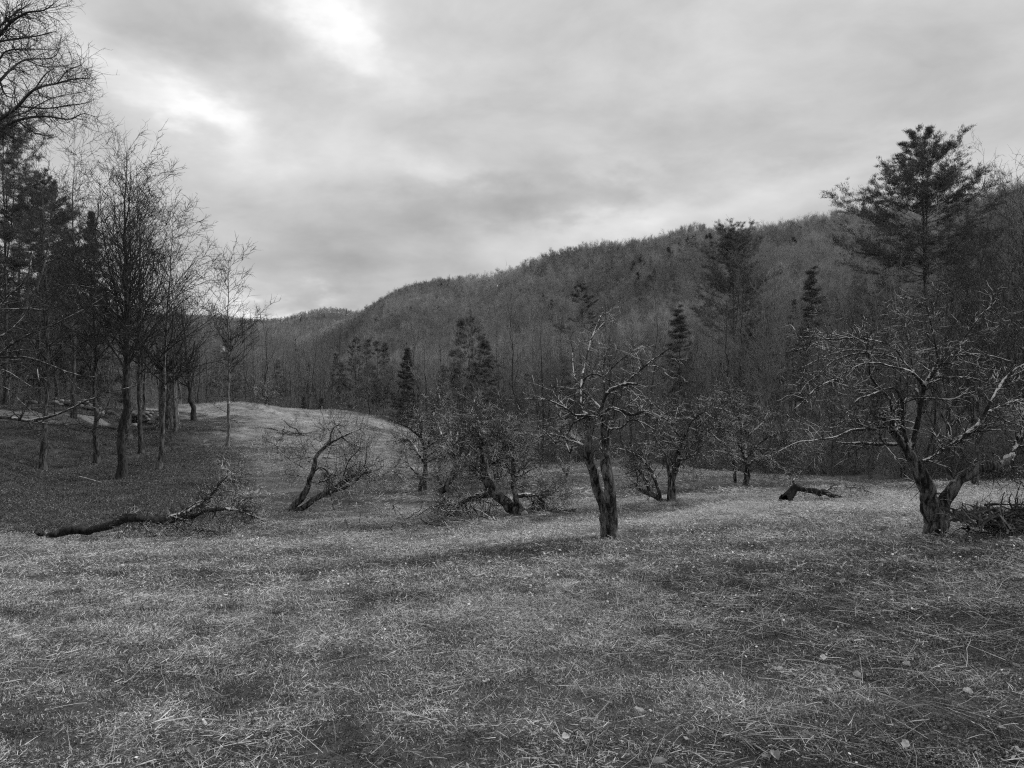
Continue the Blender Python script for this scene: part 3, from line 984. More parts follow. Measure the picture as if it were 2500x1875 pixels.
# 4 the leaning apple
sketch_tree('apple_tree', 'low apple tree of two leaning stems spreading right, behind the fallen trunk', 'tree', C3, 24.0,
    [[(300, 1385, 66), (330, 1345, 60), (375, 1290, 55), (438, 1220, 50), (462, 1130, 44), (500, 1050, 40), (516, 970, 36), (560, 900, 32), (620, 850, 24)],
     [(310, 1370, 50), (360, 1345, 46), (430, 1318, 46), (520, 1262, 46), (630, 1200, 46), (700, 1160, 40), (780, 1100, 34), (870, 1070, 26), (930, 1060, 18)]],
    [[(620, 850, 22), (700, 810, 18), (760, 780, 14), (840, 750, 10), (900, 730, 4)],
     [(930, 1060, 16), (1000, 1095, 12), (1060, 1050, 9), (1110, 1080, 6), (1165, 1140, 3)],
     [(640, 1200, 26), (740, 1180, 22), (830, 1110, 18), (900, 1040, 12), (970, 980, 4)],
     [(530, 1145, 18), (620, 1110, 14), (700, 1070, 11), (830, 1000, 5)],
     [(505, 1055, 18), (560, 1030, 15), (620, 1090, 12), (640, 1130, 8)],
     [(480, 1060, 9), (380, 1010, 7), (260, 920, 6), (210, 860, 5), (140, 820, 3)],
     [(500, 1010, 8), (430, 960, 7), (440, 900, 6), (380, 830, 3)],
     [(560, 900, 12), (545, 800, 8), (590, 730, 5), (630, 690, 3)],
     [(620, 850, 14), (640, 760, 9), (700, 700, 6), (760, 690, 3)],
     [(635, 1150, 9), (628, 1230, 9), (652, 1350, 6)],
     [(880, 1080, 12), (930, 1110, 9), (1030, 1185, 4)], [(800, 1100, 12), (880, 1000, 10), (890, 900, 6), (900, 840, 3)],
     [(700, 810, 12), (780, 850, 10), (860, 880, 7), (960, 860, 3)], [(720, 1090, 10), (760, 980, 9), (830, 900, 6), (850, 820, 3)],
     [(470, 1100, 10), (360, 1090, 7), (260, 1110, 4)], [(560, 960, 10), (660, 960, 8), (740, 940, 4)]],
    14, (706, 1249), tw=8.0, tw_len=(0.4, 1.5), tw3=7.0, tw3_len=(0.12, 0.5), up=0.04, wide=0.85)

# 5 apple behind it
sketch_tree('apple_tree', 'small crooked apple tree beyond the leaning one, before the bright knoll', 'tree', C3, 30.0,
    [[(1272, 1225, 34), (1285, 1180, 28), (1298, 1120, 28), (1262, 1080, 16), (1240, 1060, 10)],
     [(1328, 1215, 24), (1318, 1120, 32), (1322, 1000, 26), (1312, 880, 22), (1290, 810, 20)]],
    [[(1290, 810, 20), (1200, 740, 14), (1110, 695, 6)], [(1320, 1000, 15), (1250, 890, 14), (1200, 830, 12), (1090, 810, 5)],
     [(1315, 890, 20), (1380, 850, 20), (1440, 790, 16), (1500, 770, 8)], [(1345, 860, 18), (1380, 690, 12), (1390, 560, 6)],
     [(1320, 1000, 14), (1400, 960, 12), (1480, 960, 6)], [(1290, 810, 14), (1290, 720, 10), (1260, 600, 4)], [(1240, 1060, 12), (1180, 980, 10), (1120, 970, 4)],
     [(1440, 790, 12), (1420, 700, 9), (1480, 640, 4)], [(1320, 960, 12), (1420, 900, 9), (1560, 880, 4)]],
    15, (1298, 1210) if False else (600 + 1300 / 3.016, 800 + 1212 / 3.016), tw=8.0, tw_len=(0.4, 1.3), tw3_len=(0.12, 0.5), wide=1.1)

# 6 the half fallen apple in the middle
sketch_tree('apple_tree', 'half-fallen sprawling apple tree with arching limbs beside the cut logs', 'tree', C8, 20.0,
    [[(1190, 690, 150), (1160, 635, 132), (1080, 570, 112), (990, 500, 102), (905, 440, 96), (852, 340, 86), (812, 220, 70), (792, 100, 52), (780, 0, 40)],
     [(1210, 640, 60), (1195, 590, 56), (1150, 500, 55), (1130, 400, 50), (1120, 300, 46), (1130, 200, 40), (1100, 50, 28)],
     {'k': 0.5, 'p': [(330, 420, 60), (400, 370, 62), (450, 260, 52), (500, 170, 42), (530, 60, 32), (560, -60, 20)]}],
    [[(910, 455, 66), (780, 465, 58), (640, 500, 52), (540, 545, 50), (440, 575, 42), (395, 540, 24), (330, 510, 8)],
     [(440, 580, 20), (400, 700, 9)], [(640, 520, 18), (700, 620, 15), (780, 710, 13), (850, 750, 11), (910, 860, 5)], [(600, 540, 20), (615, 610, 10)],
     [(560, 560, 14), (480, 640, 7)], [(1165, 470, 42), (1250, 455, 42), (1340, 465, 40), (1410, 500, 38), (1430, 570, 32), (1440, 620, 22)],
     [(825, 165, 20), (900, 120, 18), (980, 65, 15), (1100, 55, 12), (1210, 65, 5)],
     [(1370, 440, 10), (1450, 455, 9), (1510, 530, 8), (1600, 600, 6), (1650, 640, 3)],
     [(780, 0, 40), (770, -120, 30), (740, -250, 20), (735, -380, 8)], [(1100, 50, 26), (1090, -100, 18), (1130, -260, 8)], [(560, -60, 20), (600, -200, 12), (590, -380, 5)],
     [(800, 120, 22), (900, -20, 16), (1010, -150, 10), (1080, -300, 5)], [(780, 20, 20), (660, -60, 14), (560, -200, 8), (480, -330, 4)],
     [(1125, 260, 18), (1220, 240, 14), (1340, 170, 10), (1420, 160, 4)], [(820, 240, 20), (700, 160, 14), (600, 110, 9), (500, 90, 4)],
     [(870, 400, 18), (960, 300, 12), (1000, 200, 8), (1040, 130, 4)], [(400, 370, 18), (330, 330, 12), (280, 240, 6)],
     [(540, 60, 16), (440, -30, 12), (300, -80, 6)], [(850, 340, 16), (740, 280, 12), (640, 290, 6)], [(395, 560, 12), (310, 600, 9), (285, 700, 4)],
     [(740, 480, 12), (900, 560, 11), (1010, 570, 6)], [(790, 60, 16), (860, -100, 12), (830, -260, 6)], [(1090, 50, 14), (1000, -60, 10), (960, -200, 5)]],
    16, (1268, 1254), tw=12.0, tw_len=(0.35, 1.5), tw3_len=(0.1, 0.5), up=0.02, wide=1.15)

# 7 right-centre apple
sketch_tree('apple_tree', 'many-stemmed apple tree in unmown grass right of the middle one, one stem leaning left', 'tree', C4, 22.0,
    [[(1228, 1350, 70), (1225, 1310, 60), (1220, 1220, 52), (1240, 1100, 44), (1256, 1000, 36), (1290, 910, 26), (1330, 820, 20)],
     [(1200, 1345, 36), (1202, 1280, 32), (1200, 1180, 26), (1195, 1090, 26), (1180, 1020, 18)],
     [(1175, 1345, 44), (1150, 1322, 38), (1080, 1280, 36), (990, 1240, 24)]],
    [[(1330, 820, 18), (1400, 740, 13), (1490, 695, 10), (1630, 730, 4)], [(1180, 1020, 18), (1130, 940, 13), (1090, 870, 9), (1060, 830, 4)],
     [(1070, 1270, 28), (1040, 1180, 24), (1000, 1110, 19), (955, 1100, 9)], [(1135, 1310, 28), (1112, 1200, 24), (1060, 1090, 22), (1000, 1030, 18), (900, 980, 15), (825, 975, 6)],
     [(1258, 1050, 18), (1350, 1020, 15), (1400, 980, 11), (1430, 920, 5)], [(1330, 830, 10), (1450, 860, 8), (1530, 830, 6), (1640, 840, 3)],
     [(1240, 1100, 26), (1290, 1070, 13)], [(1290, 910, 14), (1230, 840, 11), (1200, 760, 9), (1170, 700, 4)], [(1260, 1000, 12), (1220, 880, 10), (1260, 690, 4)],
     [(1400, 740, 9), (1430, 800, 8), (1520, 900, 5), (1590, 940, 3)], [(1430, 720, 9), (1510, 770, 7), (1600, 770, 3)], [(975, 1240, 9), (985, 1180, 9), (975, 1120, 8), (940, 1095, 5)],
     [(1340, 820, 10), (1420, 880, 8), (1480, 860, 6), (1540, 890, 3)]],
    17, (1638, 1231), tw=8.5, tw_len=(0.35, 1.3), tw3_len=(0.1, 0.45), cut=[(988, 1240, 26, 'cut_old')])

# 8 apple further right
sketch_tree('apple_tree', 'bushy low apple tree between the many-stemmed one and the bent dead log', 'tree', C5, 28.0,
    [[(180, 1275, 46), (178, 1230, 34), (182, 1150, 30), (178, 1070, 26)], [(115, 1215, 20), (110, 1140, 16), (100, 1060, 12)]],
    [[(178, 1080, 18), (240, 1000, 14), (330, 930, 10), (480, 880, 5)], [(178, 1080, 16), (130, 960, 14), (40, 880, 10), (-90, 830, 4)], [(178, 1070, 16), (190, 940, 12), (280, 850, 8), (330, 760, 4)],
     [(180, 1090, 14), (90, 1040, 12), (-20, 1020, 8), (-110, 1040, 4)], [(182, 1120, 14), (260, 1060, 12), (380, 1120, 9), (500, 1180, 4)], [(150, 1000, 12), (150, 850, 9), (100, 740, 7), (60, 620, 4)],
     [(100, 1060, 10), (40, 950, 8), (-60, 760, 4)], [(230, 1010, 10), (380, 1010, 9), (470, 960, 7), (600, 970, 4)], [(190, 940, 10), (130, 780, 8), (0, 650, 4)]],
    18, (1750 + 180 / 2.552, 700 + 1240 / 2.552), tw=8.0, tw_len=(0.4, 1.3), tw3_len=(0.12, 0.5), wide=1.1)

sketch_tree('apple_tree', 'twiggy apple tree half hidden behind the half-fallen one', 'tree', (1042, 672, 2.552), 36.0,
    [[(180, 1275, 44), (172, 1230, 34), (190, 1150, 30), (176, 1070, 26)], [(210, 1240, 22), (225, 1140, 18), (250, 1060, 12)]],
    [[(178, 1080, 18), (250, 1000, 14), (330, 900, 10), (420, 880, 5)], [(178, 1080, 16), (120, 980, 14), (40, 900, 10), (-40, 860, 4)], [(178, 1070, 16), (200, 920, 12), (270, 830, 8), (300, 740, 4)],
     [(180, 1090, 14), (100, 1030, 12), (0, 1040, 8), (-60, 1080, 4)], [(230, 1120, 14), (300, 1050, 12), (380, 1080, 9), (450, 1140, 4)], [(150, 1000, 12), (140, 850, 9), (90, 760, 7), (70, 660, 4)]],
    28, (1042 + 180 / 2.552, 672 + 1240 / 2.552), tw=6.0, tw_len=(0.4, 1.4), tw3=6.0, tw3_len=(0.15, 0.6), wide=1.1, tw_rmin=0.005)

# 9 the bent dead log
sketch_tree('dead_log', 'bent dead apple log lying on bright grass left of the large forked tree', 'log', C5, 20.0,
    [[(425, 1350, 66), (445, 1300, 60), (490, 1240, 52), (540, 1258, 30), (620, 1270, 38), (690, 1280, 32), (745, 1315, 16)]],
    [[(640, 1270, 14), (690, 1255, 10), (760, 1240, 8), (870, 1245, 6), (975, 1278, 3)], [(700, 1285, 12), (790, 1300, 9), (930, 1298, 4)], [(560, 1265, 10), (540, 1300, 7), (520, 1330, 3)],
     [(490, 1240, 14), (480, 1200, 10), (500, 1170, 4)], [(640, 1275, 8), (610, 1310, 5), (570, 1335, 3)]],
    19, (1750 + 440 / 2.552, 700 + 1335 / 2.552), lie=True, tw=8.0, tw_len=(0.1, 0.5), mats=('old', 'apple_limb', 'apple_twig'))

# 10 little apple on the knoll
sketch_tree('apple_tree', 'tiny dark apple tree alone on top of the bright knoll', 'tree', C6, 70.0,
    [[(624, 1430, 20), (628, 1400, 15), (636, 1355, 12)]],
    [[(634, 1370, 9), (590, 1330, 7), (555, 1285, 3)], [(636, 1355, 9), (650, 1310, 7), (675, 1265, 3)], [(636, 1355, 8), (625, 1310, 6), (640, 1250, 3)], [(630, 1390, 6), (680, 1350, 5), (700, 1310, 3)],
     [(632, 1375, 5), (600, 1370, 4), (580, 1340, 2)]],
    20, (450 + 626 / 3.16, 550 + 1422 / 3.16), tw=5.0, tw_len=(0.5, 1.6), tw3=5, tw3_len=(0.3, 0.8), tw_rmin=0.006)

# 11 slim pale leaning tree
sketch_tree('apple_tree', 'slim pale-trunked young apple tree beyond the middle apple, at the wood edge', 'tree', C4, 32.0,
    [[(508, 1200, 22), (512, 1130, 20), (525, 1050, 18), (528, 990, 16)], {'k': 0.3, 'p': [(500, 1120, 22), (470, 1060, 24), (445, 1000, 20), (440, 930, 14)]}],
    [[(528, 990, 14), (490, 900, 10), (430, 800, 5)], [(528, 990, 12), (570, 900, 10), (640, 840, 4)], [(440, 930, 12), (380, 860, 9), (300, 800, 4)], [(440, 930, 10), (470, 830, 8), (460, 720, 4)]],
    21, (1200 + 508 / 2.765, 750 + 1192 / 2.765), tw=6.0, tw_len=(0.4, 1.2), tw_rmin=0.004, mats=('pale', 'apple_limb', 'apple_twig'))

# 12 big tree whose limbs reach in from the left edge
sketch_tree('maple_tree', 'maple at the left edge reaching thin arching crown branches across the sky', 'tree', C1, 22.0,
    [[(-330, 3000, 110), (-330, 2400, 90), (-320, 1700, 80), (-300, 1100, 70), (-290, 600, 54), (-260, 0, 36), (-240, -500, 16)]],
    [[(-300, 920, 34), (-100, 780, 26), (0, 700, 22), (100, 650, 16), (250, 625, 11), (400, 640, 8), (480, 610, 5), (570, 630, 2)],
     [(-300, 900, 30), (-100, 720, 24), (0, 640, 20), (100, 565, 16), (200, 465, 13), (330, 430, 9), (450, 400, 6), (560, 405, 2)],
     [(-290, 640, 26), (-100, 510, 20), (0, 420, 16), (70, 350, 13), (150, 300, 10), (300, 290, 6), (350, 230, 2)],
     [(-280, 400, 24), (-100, 260, 20), (0, 150, 17), (60, 80, 14), (150, 20, 10), (260, 0, 6), (340, -60, 2)],
     [(-100, 260, 12), (0, 190, 10), (120, 170, 9), (250, 150, 6), (330, 130, 2)], [(100, 565, 9), (250, 575, 7), (400, 560, 6), (520, 540, 2)],
     [(-100, 510, 10), (0, 290, 9), (60, 240, 8), (180, 235, 6), (330, 240, 2)], [(0, 640, 9), (150, 600, 8), (300, 520, 6), (500, 480, 2)],
     [(100, 650, 8), (200, 720, 7), (300, 735, 3)], [(0, 700, 10), (60, 740, 8), (150, 800, 3)], [(150, 300, 7), (260, 340, 6), (400, 330, 2)], [(200, 465, 8), (260, 380, 6), (330, 330, 2)],
     [(0, 100, 9), (80, 30, 7), (180, -40, 3)], [(330, 430, 6), (400, 350, 4), (480, 320, 2)], [(0, 420, 10), (30, 500, 8), (90, 520, 3)]],
    22, (-330 / 2.37, 2900 / 2.37), tw=4.5, tw_len=(0.5, 1.3), tw3=6.0, tw3_len=(0.15, 0.5), tw_rmin=0.0035, mats=('maple', 'maple_twig', 'maple_twig'), gnarl=0.4, up=0.03)

# 13 pale low limbs from the left edge
sketch_tree('apple_tree', 'nearer tree at the left edge stretching long pale lichened limbs into view', 'tree', C0, 15.0,
    [[(-700, 2900, 190), (-680, 2400, 160), (-640, 1900, 140), (-600, 1400, 120), (-560, 900, 90), (-540, 400, 60)]],
    [[(-620, 1560, 60), (-400, 1580, 44), (-200, 1550, 36), (0, 1525, 31), (120, 1530, 34), (250, 1550, 32), (400, 1530, 28), (560, 1490, 24), (720, 1420, 21), (850, 1350, 18), (960, 1310, 15), (1060, 1260, 12),
      (1200, 1230, 10), (1350, 1190, 8), (1430, 1150, 6), (1560, 1020, 3)],
     [(340, 1548, 16), (480, 1580, 15), (640, 1590, 13), (780, 1580, 9), (880, 1555, 4)],
     [(-580, 1150, 44), (-300, 960, 28), (0, 910, 21), (180, 905, 20), (280, 915, 20), (400, 950, 18), (520, 1000, 16), (640, 1050, 14), (800, 1100, 12), (950, 1115, 10), (1050, 1095, 6), (1090, 1110, 3)],
     [(-580, 1200, 50), (-300, 1050, 36), (0, 870, 27), (100, 780, 24), (250, 690, 20), (400, 620, 15), (560, 560, 12), (720, 480, 10), (900, 390, 7), (1010, 320, 5), (1180, 210, 2)],
     [(-300, 1000, 20), (0, 880, 15), (120, 850, 15), (260, 835, 12), (330, 850, 9), (420, 820, 4)],
     [(-560, 1000, 44), (-200, 780, 24), (60, 660, 20), (200, 540, 18), (280, 430, 18), (360, 250, 18), (400, 120, 18), (440, 0, 17), (480, -200, 12), (500, -400, 6)],
     [(-560, 760, 36), (-200, 470, 16), (100, 420, 13), (260, 410, 11), (450, 420, 8), (620, 380, 6), (800, 300, 3)],
     [(-560, 800, 40), (-200, 560, 26), (0, 390, 20), (70, 300, 18), (180, 210, 16), (270, 110, 14), (300, 0, 12), (330, -160, 6)],
     [(370, 240, 12), (480, 215, 10), (600, 200, 9), (700, 170, 8), (800, 180, 6), (1000, 205, 3)],
     [(400, 950, 9), (380, 1050, 8), (400, 1160, 5)], [(640, 1050, 8), (760, 1200, 6), (900, 1280, 3)], [(-100, 1000, 12), (100, 1060, 9), (300, 1190, 6), (410, 1220, 3)],
     [(-100, 1180, 12), (60, 1220, 9), (200, 1350, 7), (360, 1490, 3)]],
    23, (-700 / 4.1475, 600 + 2800 / 4.1475), tw=2.2, tw_len=(0.3, 1.0), tw3=4.0, tw3_len=(0.1, 0.4), mats=('maple', 'pale_limb', 'maple_twig'), gnarl=0.35, depth=0.35)

# ------------------------------------------------------------------ trees of the left bank, each its own
def own_tree(name, label, u, v, d, seed, h, r, cat='tree', tm='maple', cm='maple_twig', group=None, **kw):
    b = on_ground(W(u, v, d))
    t, c = bare_tree(seed, h, r, **kw)
    return place(name, label, cat, [('trunk', t.mesh('trunk', M[tm])), ('crown', c.mesh('crown', M[cm]))], tuple(b), group=group)


own_tree('maple_tree', 'slim pale grey maple, leftmost trunk in front of the bank', 105, 1151, 36, 31, 14.0, 0.18, base=0.26, n1=44, l1=(0.26, 0.4), a1=(35, 62), up1=0.03, l2=2.6, l3=5.0, twig_len=(0.2, 0.6), dead=16, tm='maple', rtw=0.0068)
own_tree('maple_tree', 'slim maple between the leftmost pale trunk and the black trunk on the bank', 235, 1131, 38, 32, 14.2, 0.19, base=0.30, n1=50, l1=(0.26, 0.4), a1=(32, 58), up1=0.03, l2=2.6, l3=5.0, twig_len=(0.2, 0.6), dead=14, tm='maple', rtw=0.0068)
own_tree('maple_tree', 'tall maple with the thickest black trunk and a broad brush crown on the bank', 295, 1166, 35, 33, 14.4, 0.235, base=0.33, n1=62, l1=(0.32, 0.46), a1=(30, 54), up1=0.035, forks=3, l2=2.9, l3=5.0, twig_len=(0.2, 0.6), dead=5, lean=(0.03, 0), tm='old', rtw=0.0068, wob=0.03)
own_tree('maple_tree', 'maple with thin straight trunk right of the black trunk, feathery crown leaning right', 385, 1145, 36, 34, 12.0, 0.15, base=0.34, n1=58, l1=(0.36, 0.5), a1=(32, 58), up1=0.025, l2=2.9, l3=5.0, twig_len=(0.2, 0.6), dead=5, lean=(0.04, 0), rtw=0.0068)
own_tree('birch_tree', 'lone slender mottled tree with open crown at the knoll foot, against the sky', 555, 1090, 46, 35, 11.6, 0.13, base=0.36, n1=46, l1=(0.26, 0.42), a1=(38, 66), up1=0.05, l2=2.6, l3=3.8, dead=7, tm='pale', rtw=0.009)
own_tree('maple_tree', 'stout grey flared trunk standing just behind the black trunk', 310, 1071, 45, 36, 17.0, 0.32, base=0.36, n1=44, l1=(0.22, 0.34), l3=3.6, dead=8, rtw=0.007)
own_tree('maple_tree', 'dark crooked young tree leaning at the foot of the knoll behind the bank', 475, 1031, 55, 37, 9.5, 0.22, base=0.2, n1=44, l1=(0.3, 0.48), l3=3.6, lean=(-0.08, 0), tm='old', wob=0.03, rtw=0.007)
own_tree('maple_tree', 'short maple with light crown over the stone heap on the bank', 350, 1060, 50, 38, 13.0, 0.13, base=0.25, n1=44, l1=(0.28, 0.42), l3=3.6, rtw=0.007)
own_tree('maple_tree', 'tall thin maple behind the slim trunks, crown against the bright sky', 180, 1075, 46, 39, 16.6, 0.17, base=0.35, n1=56, l1=(0.26, 0.4), a1=(32, 56), up1=0.03, l3=3.8, rtw=0.007)

own_tree('maple_tree', 'maple with a broad rounded crown behind the black trunk', 345, 1085, 42, 40, 14.5, 0.17, base=0.28, n1=66, l1=(0.3, 0.46), a1=(30, 56), up1=0.04, l2=2.8, l3=4.4, twig_len=(0.2, 0.6), rtw=0.007)
own_tree('maple_tree', 'short maple between the broken trunk and the lone slender tree', 428, 1060, 47, 41, 9.0, 0.12, base=0.3, n1=46, l1=(0.26, 0.4), a1=(34, 62), up1=0.03, l2=2.8, l3=4.4, twig_len=(0.2, 0.6), rtw=0.007)

# old broken trunk (thick snag)
def snag():
    b = on_ground(W(410, 1041, 48))
    rng = np.random.default_rng(77)
    root = thing('broken_tree', 'thick broken old trunk standing like a stump beside the stone heap', 'tree', tuple(b))
    P, R = spine(3.6, 0.62, rng, N=12, wob=0.02, taper=0.8, flare=1.35)
    mb = MB(); mb.tubes(P, R, 14, cap=True, rough=ridged, rng=rng)
    to = obj('trunk', mb.mesh('trunk', M['maple']), root)
    P1, R1, _ = grow(P, R, rng, n=9, t=(0.75, 0.98), ang=(20, 60), lnabs=(2.5, 6), rr=0.3, M_=9, jit=0.12, up=0.06, tipf=0.2)
    for i in range(len(P1)):
        m1 = MB(); m1.tubes(P1[i:i + 1], R1[i:i + 1], 6)
        lo_ = obj('limb', m1.mesh('limb', M['maple']), root)
        P2, R2, _ = grow(P1[i:i + 1], R1[i:i + 1], rng, per_m=3, ang=(30, 60), lnabs=(0.5, 1.6), rr=0.4, M_=5, jit=0.15, up=0.04, rmin=0.008)
        P3, R3, _ = grow(P2, R2, rng, per_m=4, ang=(30, 60), lnabs=(0.3, 0.8), rr=0.5, M_=3, jit=0.15, rmin=0.006)
        m2 = MB(); m2.tubes(P2, R2, 3); m2.tubes(P3, R3, 3)
        tag(obj('twigs', m2.mesh('twigs', M['maple_twig']), lo_), kind='stuff')


snag()

# ------------------------------------------------------------------ shared forest trees
rngF = np.random.default_rng(101)
FOREST = []
for i, kw in enumerate([dict(h=17, r=0.19, base=0.42, n1=26, l1=(0.14, 0.26)), dict(h=15, r=0.15, base=0.36, n1=26, l1=(0.16, 0.28)), dict(h=18, r=0.22, base=0.45, n1=28, l1=(0.16, 0.27)),
                        dict(h=11, r=0.10, base=0.22, n1=30, l1=(0.22, 0.36), forks=1), dict(h=14, r=0.14, base=0.4, n1=28, l1=(0.2, 0.32), forks=1), dict(h=14, r=0.16, base=0.2, n1=32, l1=(0.24, 0.38), forks=2),
                        dict(h=11, r=0.09, base=0.2, n1=26, l1=(0.2, 0.32))]):
    t, c = bare_tree(200 + i, detail=1, l2=1.7, l3=1.9, twig_len=(0.5, 1.5), rtw=0.008, dead=7, wob=0.035, lean=[(0.03, 0.02), (-0.06, 0), (0.02, -0.03), (0.10, 0.03), (-0.03, 0.05), (0, 0), (-0.12, 0)][i], **kw)
    FOREST.append((t.mesh('trunk', M['forest']), c.mesh('crown', M['forest_twig'])))
PALE_TRUNK = []
for i in range(2):
    t, c = bare_tree(230 + i, 15, 0.12, base=0.5, n1=20, l1=(0.12, 0.2), detail=1, l2=1.6, l3=1.6, twig_len=(0.5, 1.2), rtw=0.007)
    PALE_TRUNK.append((t.mesh('trunk', M['pale']), c.mesh('crown', M['forest_twig'])))


def conifer_mesh(*a, **k):
    t, b, n = pine(*a, **k)
    return [('trunk', t.mesh('trunk', M['maple'])), ('boughs', b.mesh('boughs', M['maple_twig'])), ('needles', n.mesh('needles', M['needle'], smooth=False))]


def conifer(name, label, me, u, d, vtop, htree, rz=0.0, wide=1.0, group=None):
    """stands on the ground at picture column u and distance d; its top reaches picture row vtop"""
    x = d * (u - U0) / F
    z = float(H(x, d))
    h = EYE - d * (vtop - V0) / F - z
    s = h / htree
    return place(name, label, 'conifer', me, (x, d, z - 0.05), rz, (s * wide, s * wide, s), group)


PINE_A = conifer_mesh(302, 24, 0.28, base=0.12, width=0.40, whorl=1.6, limb_n=7, up=0.13, gap=0.05, forks=1, tuft=0.25, ang=(74, 94), dens=0.85, tap=0.62)
PINE_B = conifer_mesh(309, 25, 0.28, base=0.14, width=0.27, whorl=1.6, limb_n=6, up=0.10, gap=0.2, tuft=0.25, ang=(58, 80), forks=2, dens=0.85, tap=0.28)
PINE_C = conifer_mesh(301, 20, 0.22, base=0.12, width=0.29, whorl=1.5, limb_n=5, up=0.12, gap=0.18, tuft=0.26, ang=(76, 96), dens=0.85, tap=0.68)
SPRUCE_A = conifer_mesh(304, 16, 0.18, base=0.10, width=0.26, whorl=0.75, limb_n=6, up=0.09, gap=0.12, tuft=0.30, shape='spruce', droop=0.06, ang=(78, 98), dens=0.9)
SPRUCE_B = conifer_mesh(305, 18, 0.22, base=0.06, width=0.36, whorl=0.95, limb_n=6, up=0.10, gap=0.2, tuft=0.36, shape='spruce', droop=0.10, ang=(78, 102), dens=0.9)
SPRUCE_C = conifer_mesh(306, 4, 0.07, base=0.03, width=0.34, whorl=0.28, limb_n=6, up=0.03, gap=0.05, tuft=0.16, shape='spruce', droop=0.06, ang=(75, 95))
HEMLOCK = conifer_mesh(307, 14, 0.14, base=0.10, width=0.24, whorl=0.6, limb_n=5, up=0.05, gap=0.25, tuft=0.26, shape='spruce', droop=0.06, ang=(75, 95), dens=0.8)

conifer('white_pine', 'tallest white pine with layered boughs rising over the ridge at the right', PINE_A, 2262, 66, 325, 24, rz=0.4)
conifer('white_pine', 'flat-topped white pine breaking the skyline right of centre', PINE_B, 1792, 92, 592, 25, rz=1.0)
conifer('spruce_tree', 'dense pointed dark spruce before the wood, left of centre', SPRUCE_A, 994, 80, 842, 16, 0.2)
conifer('spruce_tree', 'broad drooping spruce behind the half-fallen apple tree', SPRUCE_B, 1183, 66, 815, 18, 1.3)
conifer('white_pine', 'ragged pine top just left of the broad drooping spruce', PINE_C, 1150, 84, 770, 20, 2.0)
conifer('spruce_tree', 'small bushy spruce at the wood foot beyond the knoll', SPRUCE_C, 785, 82, 968, 4, 0.5, 1.3)
conifer('spruce_tree', 'low dark spruce beside the bushy one beyond the knoll', SPRUCE_C, 742, 84, 965, 4, 2.5, 1.0)
conifer('hemlock_tree', 'thin dark hemlock left of the flat-topped pine', HEMLOCK, 1660, 70, 735, 14, 1.0)
conifer('hemlock_tree', 'thin hemlock between the flat-topped pine and the tallest pine', HEMLOCK, 1985, 80, 640, 14, 2.0)
conifer('hemlock_tree', 'dark hemlock beside the trunk of the flat-topped pine', HEMLOCK, 1832, 62, 770, 14, 3.0)
conifer('white_pine', 'dark ragged conifer high on the hillside above the middle apple', PINE_C, 1420, 170, 690, 20, 0.7, 1.3)
conifer('white_pine', 'thin-topped pine above the wood left of the dense spruce', PINE_C, 920, 92, 830, 20, 1.7)
conifer('white_pine', 'pine half hidden in the wood over the bushy spruce', PINE_C, 868, 96, 822, 20, 4.1)
conifer('white_pine', 'dark pine at the far left edge, tallest of the left wood', PINE_B, 12, 50, 325, 25, 2.2, 0.9)
conifer('white_pine', 'dark pine right of the tallest one in the left wood', PINE_A, 95, 56, 430, 24, 3.9, 0.9)
conifer('spruce_tree', 'narrow dark conifer behind the black trunk on the bank', SPRUCE_A, 222, 60, 500, 16, 0.9, 0.55)
conifer('white_pine', 'low dark pine filling the wood at the left edge', PINE_C, -70, 52, 470, 20, 5.0, 1.3)
conifer('white_pine', 'broad dark pine behind the leftmost pale trunk', PINE_C, 45, 60, 500, 20, 1.3, 1.4)
conifer('spruce_tree', 'pointed dark spruce in the wood left of the black trunk', SPRUCE_A, 140, 70, 590, 16, 0.9, 1.0)
conifer('white_pine', 'dark pine low between the bank maples', PINE_C, 165, 66, 560, 20, 0.3, 1.2)

# trees at the right side, near the edge of the wood
def scaled(me, name, label, u, d, vtop, h0, rz, cat='tree', group=None, wide=1.0):
    x = d * (u - U0) / F
    z = float(H(x, d))
    s = (EYE - d * (vtop - V0) / F - z) / h0
    return place(name, label, cat, [('trunk', me[0]), ('crown', me[1])], (x, d, z), rz, (s * wide, s * wide, s), group)


t, c = bare_tree(401, 11, 0.14, base=0.16, n1=40, l1=(0.3, 0.46), a1=(25, 55), forks=3, l2=2.6, l3=4.0, twig_len=(0.3, 0.9), rtw=0.0055)
BROOM_A = (t.mesh('trunk', M['maple']), c.mesh('crown', M['maple_twig']))
t, c = bare_tree(402, 9, 0.12, base=0.14, n1=40, l1=(0.34, 0.5), a1=(20, 50), forks=4, l2=2.6, l3=4.0, twig_len=(0.3, 0.9), rtw=0.0055)
BROOM_B = (t.mesh('trunk', M['forest']), c.mesh('crown', M['forest_twig']))
scaled(BROOM_A, 'ash_tree', 'dark-trunked bare tree behind the large forked apple, wide twiggy crown', 2379, 27, 560, 11, 0.0)
scaled(BROOM_A, 'ash_tree', 'bare twiggy tree cut by the right edge behind the forked apple', 2510, 29, 470, 11, 2.1)
scaled(BROOM_A, 'ash_tree', 'spreading bare tree right of the tallest pine, behind the forked apple crown', 2320, 33, 600, 11, 4.0, wide=1.2)
scaled(BROOM_A, 'ash_tree', 'spreading bare tree between the bent log and the forked apple', 2130, 40, 700, 11, 5.2, wide=1.1)
scaled(BROOM_A, 'ash_tree', 'tall bare tree at the right edge behind the others', 2460, 38, 480, 11, 1.2, wide=1.1)
scaled(BROOM_B, 'ash_tree', 'broom-shaped bare tree below the tallest pine', 2205, 37, 690, 9, 1.0)
